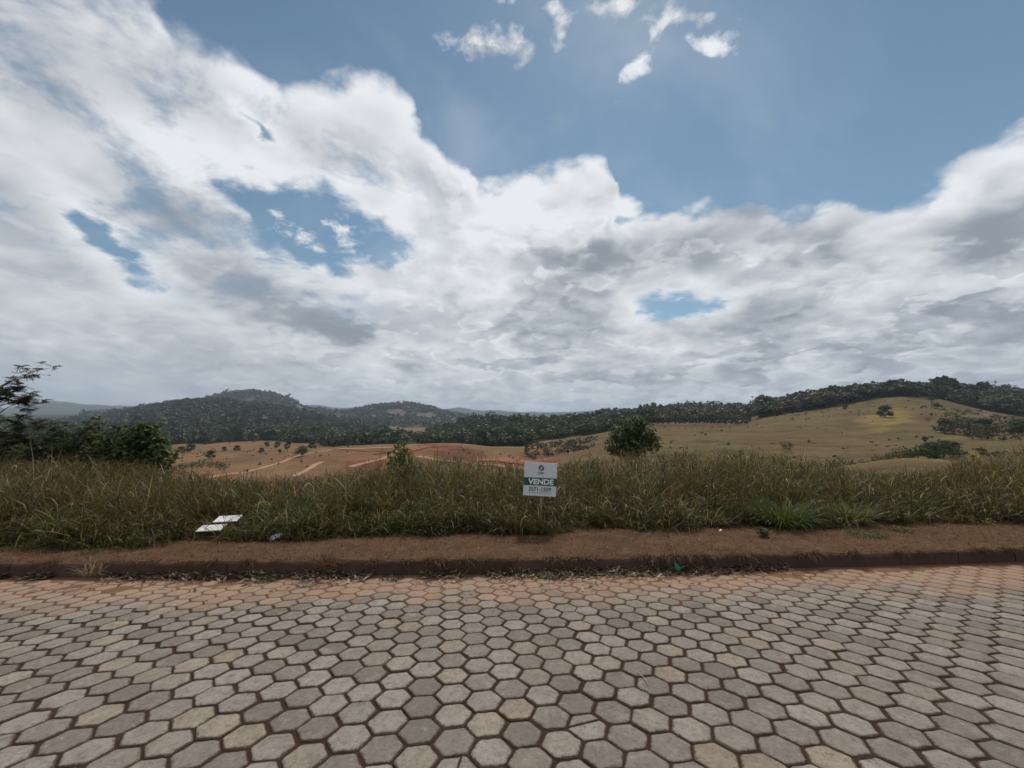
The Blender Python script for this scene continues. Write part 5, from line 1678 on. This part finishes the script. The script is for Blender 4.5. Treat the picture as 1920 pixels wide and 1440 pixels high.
low_weed('gutter_weed', 'flat green weed growing in the gutter', 500, 1089, 260, .15, .022, [(0.085, .095, .030), (.11, .105, .04), (.06, .07, .022)], 8, True, .18, 'weeds in the gutter')
low_weed('gutter_weed', 'grey-green withered weed heap on the pavers', 1352, 1074, 340, .14, .020, [(0.12, .10, .06), (.15, .12, .075), (.08, .07, .04)], 9, True, .22, 'weeds in the gutter')
low_weed('gutter_weed', 'heap of wilted weeds and leaves in the gutter under the sign', 1040, 1080, 420, .26, .030, [(0.10, .10, .055), (.16, .12, .08), (.07, .075, .04), (.24, .19, .13)], 10, True, .16, 'weeds in the gutter')
low_weed('gutter_weed', 'scattered withered weed bits left of the wilted heap', 735, 1086, 150, .18, .022, [(0.13, .11, .07), (.09, .085, .05)], 11, True, .10, 'weeds in the gutter')

# ------------------------------------------------------------------ for-sale sign
def make_print(name, color, rough=.45):
    return mat_plain(name, color, rough, .05, 30, .4)
MAT['board'] = make_print('white_board', (0.60, 0.63, 0.66))
MAT['green_print'] = make_print('green_print', (0.006, 0.085, 0.045))
MAT['white_print'] = make_print('white_print', (0.74, 0.76, 0.77))
MAT['dark_print'] = make_print('dark_print', (0.014, 0.030, 0.036))
MAT['grey_print'] = make_print('grey_print', (0.22, 0.25, 0.28))

def text_mesh(body, width, height, bold=0.0, name='lettering', mat=None, shear=0.0):
    cu = bpy.data.curves.new(name, 'FONT')
    cu.body = body
    cu.size = 1.0
    cu.offset = bold
    cu.extrude = 0.002
    cu.align_x = 'CENTER'
    ob = bpy.data.objects.new(name, cu)
    COL.objects.link(ob)
    dg = bpy.context.evaluated_depsgraph_get()
    me = bpy.data.meshes.new_from_object(ob.evaluated_get(dg))
    bpy.data.objects.remove(ob)
    n = len(me.vertices)
    co = np.zeros(n * 3, np.float32)
    me.vertices.foreach_get('co', co)
    co = co.reshape(-1, 3)
    lo, hi = co.min(0), co.max(0)
    co[:, 0] = (co[:, 0] - (lo[0] + hi[0]) / 2) * width / (hi[0] - lo[0])
    co[:, 1] = (co[:, 1] - (lo[1] + hi[1]) / 2) * height / (hi[1] - lo[1])
    # stand it up: text x,y -> board x,z, facing -Y
    out = np.stack([co[:, 0], np.where(co[:, 2] > 0, -0.0014, 0.0), co[:, 1]], -1)
    me.vertices.foreach_set('co', out.astype(np.float32).ravel())
    me.materials.clear()
    me.materials.append(mat)
    me.name = name
    me.update()
    return me

def build_sign():
    Y = 7.75
    u, e = ray(1013, 898.5)
    X, Z = u * Y, EYE + e * Y
    gz = float(ground_z(X, Y))
    root = tag(empty('sale_sign', (X, Y, gz), math.radians(2)), 'white for-sale sign with green VENDE stripe on a thin post in the grass', 'sign')
    W = H = 0.625
    c = Z - gz
    R = Matrix.Rotation(math.radians(3.1), 4, 'Y')
    def part(name, me, x=0, z=0, y=0, parent=None):
        if parent is not None:
            return link(name, me, parent, (x, y, z))
        return link(name, me, root, (0, 0, c), (0, math.radians(3.1), 0))
    mb = MB()
    mb.tube([(0.02, .028, -.25), (0.012, .028, .4), (0, .028, c + .25)], .015, 8)
    link('post', mb.mesh('post', MAT['wood'], True), root)
    bm = bmesh.new()
    bmesh.ops.create_cube(bm, size=1.0)
    bmesh.ops.scale(bm, vec=(W, .012, H), verts=bm.verts)
    bmesh.ops.bevel(bm, geom=bm.edges[:], offset=.002, segments=1, affect='EDGES')
    me = bpy.data.meshes.new('board'); bm.to_mesh(me); bm.free(); me.materials.append(MAT['board'])
    bd = part('board', me)
    y1 = -.0068
    mb = MB(); mb.box((0, 0, 0), (W - .001, .002, H * .235)); part('stripe', mb.mesh('stripe', MAT['green_print']), 0, -H * .075, y1, bd)
    part('lettering', text_mesh('VENDE', W * .775, H * .168, .034, 'lettering', MAT['white_print']), 0.012, -H * .075, y1 - .002, bd)
    part('phone_number', text_mesh('3571-1559', W * .68, H * .122, .020, 'phone_number', MAT['dark_print']), 0.0, -H * .298, y1, bd)
    part('company_name', text_mesh('Sculto', W * .19, H * .062, .02, 'company_name', MAT['dark_print']), 0.012, H * .195, y1, bd)
    def dashes(name, x0, x1, z, h, mat, seed):
        rr = random.Random(seed); mb = MB(); x = x0
        while x < x1:
            w = rr.uniform(.006, .013)
            mb.box((min(x + w / 2, x1), 0, 0), (w, .0016, h * rr.uniform(.8, 1.1))); x += w + .003
        part(name, mb.mesh(name, mat), 0, z, y1, bd)
    dashes('small_print', -W * .10, W * .10, H * .128, .009, MAT['grey_print'], 1)
    dashes('small_print', -W * .33, W * .33, -H * .402, .008, MAT['dark_print'], 2)
    # emblem: six-sided mark cut by an S
    s = .058
    def hexp(k):
        a = math.pi / 2 + k * math.pi / 3
        return Vector((math.cos(a) * s, 0, math.sin(a) * s))
    P = [hexp(k) for k in range(6)]    # 0 top, 1 upper left, 2 lower left, 3 bottom, 4 lower right, 5 upper right
    for sg in (1, -1):
        pts = [P[0], P[1], P[2] * .97, Vector((-.008, 0, -.006)), Vector((-.024, 0, .010)), Vector((-.024, 0, .017)), Vector((.004, 0, .022)), P[5] * .72 + Vector((0, 0, .014))]
        pts = [Vector((p.x * sg, 0, p.z * sg)) for p in pts]
        mb = MB()
        n = len(pts)
        mb.add([p + Vector((0, -.0008, 0)) for p in pts] + [p + Vector((0, .0008, 0)) for p in pts], [tuple(range(n)), tuple(range(n, 2 * n))[::-1]] + [(i, i + n, (i + 1) % n + n, (i + 1) % n) for i in range(n)])
        part('emblem', mb.mesh('emblem', MAT['dark_print']), 0.012, H * .335, y1, bd)
build_sign()

# ------------------------------------------------------------------ things lying about
def fallen_board():
    u, e = ray(412, 972)
    Y = 7.45; X = u * Y
    z = float(ground_z(X, Y))
    root = tag(empty('fallen_board', (X, Y, z)), 'two white board pieces with a wooden stake lying in the grass edge', 'board')
    for k, (dx, dy, dz, L, D, rx, rz) in enumerate([(.03, .18, .28, .38, .28, -10, 15), (-.01, -.17, .20, .38, .26, -9, 15)]):
        mb = MB()
        M = Matrix.Rotation(math.radians(rz), 3, 'Z') @ Matrix.Rotation(math.radians(-rx), 3, 'X')
        sh = 0.0
        pts = [(-L / 2 - sh, -D / 2), (L / 2 - sh, -D / 2), (L / 2 + sh * .6, D / 2), (-L / 2 + sh * .6, D / 2)]
        top = [M @ Vector((a, b, .006)) + Vector((dx, dy, dz)) for a, b in pts]; bot = [M @ Vector((a, b, -.006)) + Vector((dx, dy, dz)) for a, b in pts]
        mb.add(bot + top, [(3, 2, 1, 0), (4, 5, 6, 7), (0, 1, 5, 4), (1, 2, 6, 5), (2, 3, 7, 6), (3, 0, 4, 7)])
        link('panel', mb.mesh('panel', MAT['white_wall2']), root)
    mb = MB()
    mb.box((0, 0, 0), (1.25, .045, .028), Matrix.Rotation(math.radians(-4), 3, 'Y') @ Matrix.Rotation(math.radians(5), 3, 'Z'))
    o = link('stake', mb.mesh('stake', MAT['wood']), root, (.72, .06, .17))
MAT['white_wall2'] = mat_plain('dusty_white_board', (0.74, 0.73, 0.70), .6, .12, 9)
fallen_board()

def crumple(name, label, px, py, size, mat, seed, cat, on_road=False, stretch=(1.9, 1, .8), lift=.4):
    u, e = ray(px, py)
    if on_road:
        Y = EYE / (-e - ROAD_S); z = -ROAD_S * Y
    else:
        Y = (EYE + .215) / -e; z = float(verge_z(np.array(u * Y), np.array(Y)))
    bm = bmesh.new()
    bmesh.ops.create_icosphere(bm, subdivisions=2, radius=size / 2)
    rr = random.Random(seed)
    for v in bm.verts:
        v.co *= rr.uniform(.55, 1.15)
        v.co = Vector((v.co.x * stretch[0], v.co.y * stretch[1], v.co.z * stretch[2]))
    me = bpy.data.meshes.new(name); bm.to_mesh(me); bm.free(); me.materials.append(mat)
    o = link(name, me, None, (u * Y, Y, z + size * lift * stretch[2]), (rr.uniform(-.3, .3), -.35, rr.uniform(.1, .6)))
    return tag(o, label, cat)
MAT['white_plastic'] = mat_plain('white_plastic', (0.62, 0.64, 0.68), .35, .15, 14, .5)
MAT['teal_plastic'] = mat_plain('teal_plastic', (0.015, 0.30, 0.20), .4, .3, 20, .5)
crumple('plastic_bottle', 'crushed white plastic bottle at the grass edge', 514, 1010, .12, MAT['white_plastic'], 1, 'bottle', stretch=(2.2, .9, .9))
crumple('plastic_scrap', 'crumpled teal plastic scrap against the kerb', 1270, 1074, .095, MAT['teal_plastic'], 2, 'litter', True, (1.0, .8, 1.5), .5)
crumple('paper_scrap', 'white paper scrap at the foot of the grass', 1350, 994, .05, MAT['white_plastic'], 3, 'litter', stretch=(1.5, 1, .7))
crumple('paper_scrap', 'pale curled scrap in the gutter near the withered weed heap', 1302, 1076, .055, MAT['white_plastic'], 4, 'litter', True, (1.9, .9, .5))
crumple('paper_scrap', 'small white scrap in the gutter left of the teal plastic', 1186, 1078, .05, MAT['white_plastic'], 5, 'litter', True, (1.8, .9, .5))

def twig(label, a, b, rad, on_road=False, mat=None, lift=.012, name='twig'):
    pts = []
    for px, py in (a, b):
        u, e = ray(px, py)
        if on_road:
            Y = EYE / (-e - ROAD_S); z = -ROAD_S * Y + lift
        else:
            Y = (EYE + .215) / -e; z = float(verge_z(np.array(u * Y), np.array(Y))) + lift
        pts.append(Vector((u * Y, Y, z)))
    c = (pts[0] + pts[1]) / 2
    d = pts[1] - pts[0]
    mid = Vector((-d.y, d.x, 0)) * .06
    mb = MB(); mb.tube([pts[0] - c, mid, pts[1] - c], [rad, rad * .9, rad * .5], 6)
    tag(link(name, mb.mesh(name, mat or MAT['bark'], True), None, c), label, 'twig')
MAT['straw'] = mat_plain('straw', (0.36, 0.30, 0.19), .8, .2, 10)
twig('dark twig lying on the left verge', (158, 1029), (192, 1024), .010)
twig('shorter dark twig on the verge beside the first', (262, 1030), (292, 1026), .009)
twig('long thin twig on the left verge', (218, 1038), (250, 1036), .007)
twig('pale straw on the pavers near the dusty edge at the left', (316, 1150), (326, 1137), .004, True, MAT['straw'], name='straw')
twig('long straw lying across the middle pavers', (752, 1166), (818, 1152), .004, True, MAT['straw'], name='straw')
twig('bent straw among the near pavers on the right', (1195, 1262), (1216, 1288), .004, True, MAT['straw'], name='straw')
twig('short pale straw across the joint of pavers', (420, 1186), (432, 1182), .004, True, MAT['straw'], name='straw')

def dead_leaf(label, px, py, L, rz, col=None, seed=0):
    u, e = ray(px, py)
    Y = EYE / (-e - ROAD_S); z = -ROAD_S * Y
    r = np.random.default_rng(seed)
    c = np.array([col or (.10, .055, .04)])
    V, Q, C = blades(np.zeros((1, 3)), np.array([rz]), np.array([L]), np.array([1.35]), np.array([.5]), np.array([L * .5]), c, c, 4)
    tag(link('dead_leaf', mesh_np('dead_leaf', V, Q, mats=[MAT['leaf']], attrs={'tint': C}), None, (u * Y, Y, z + .008)), label, 'leaf')
dead_leaf('dark curled leaf on the dusty pavers at the left', 52, 1111, .10, .3)
dead_leaf('brown leaf on the pavers left of the flat gutter weed', 388, 1092, .06, 1.2, seed=2)
dead_leaf('dark leaf on the dusty pavers right of the withered heap', 1640, 1074, .07, 2.0, seed=3)
dead_leaf('small brown leaf on the dusty pavers near the straw', 505, 1110, .06, .8, seed=4)

# thin pale stake in the verge
def stake():
    u, e = ray(1743, 976)
    Y = (EYE + .22) / -e
    mb = MB(); mb.tube([(0, 0, -.15), (.004, 0, .12), (0, 0, .27)], [.008, .008, .006], 6)
    tag(link('marker_stake', mb.mesh('marker_stake', MAT['wood'], True), None, (u * Y, Y, float(ground_z(u * Y, Y)))), 'thin pale stake standing at the grass edge', 'stake')
stake()

# ------------------------------------------------------------------ air
def build_haze():
    zmin = float(ZS.min()) - 1.0
    m = bpy.data.materials.new('haze')
    m.use_nodes = True
    nt = m.node_tree
    nt.nodes.clear()
    out = nt.nodes.new('ShaderNodeOutputMaterial')
    v = nt.nodes.new('ShaderNodeVolumePrincipled')
    v.inputs['Color'].default_value = (0.72, 0.87, 1.0, 1)
    v.inputs['Density'].default_value = 1.05e-4
    v.inputs['Anisotropy'].default_value = 0.2
    nt.links.new(v.outputs[0], out.inputs['Volume'])
    mb = MB()
    z1 = float(ZS.max()) + 40
    mb.box((0, 7000, (zmin + z1) / 2), (82000, 16800, z1 - zmin))
    tag(link('haze', mb.mesh('haze', m)), 'thin blue daylight haze over the valley', kind='stuff')
build_haze()
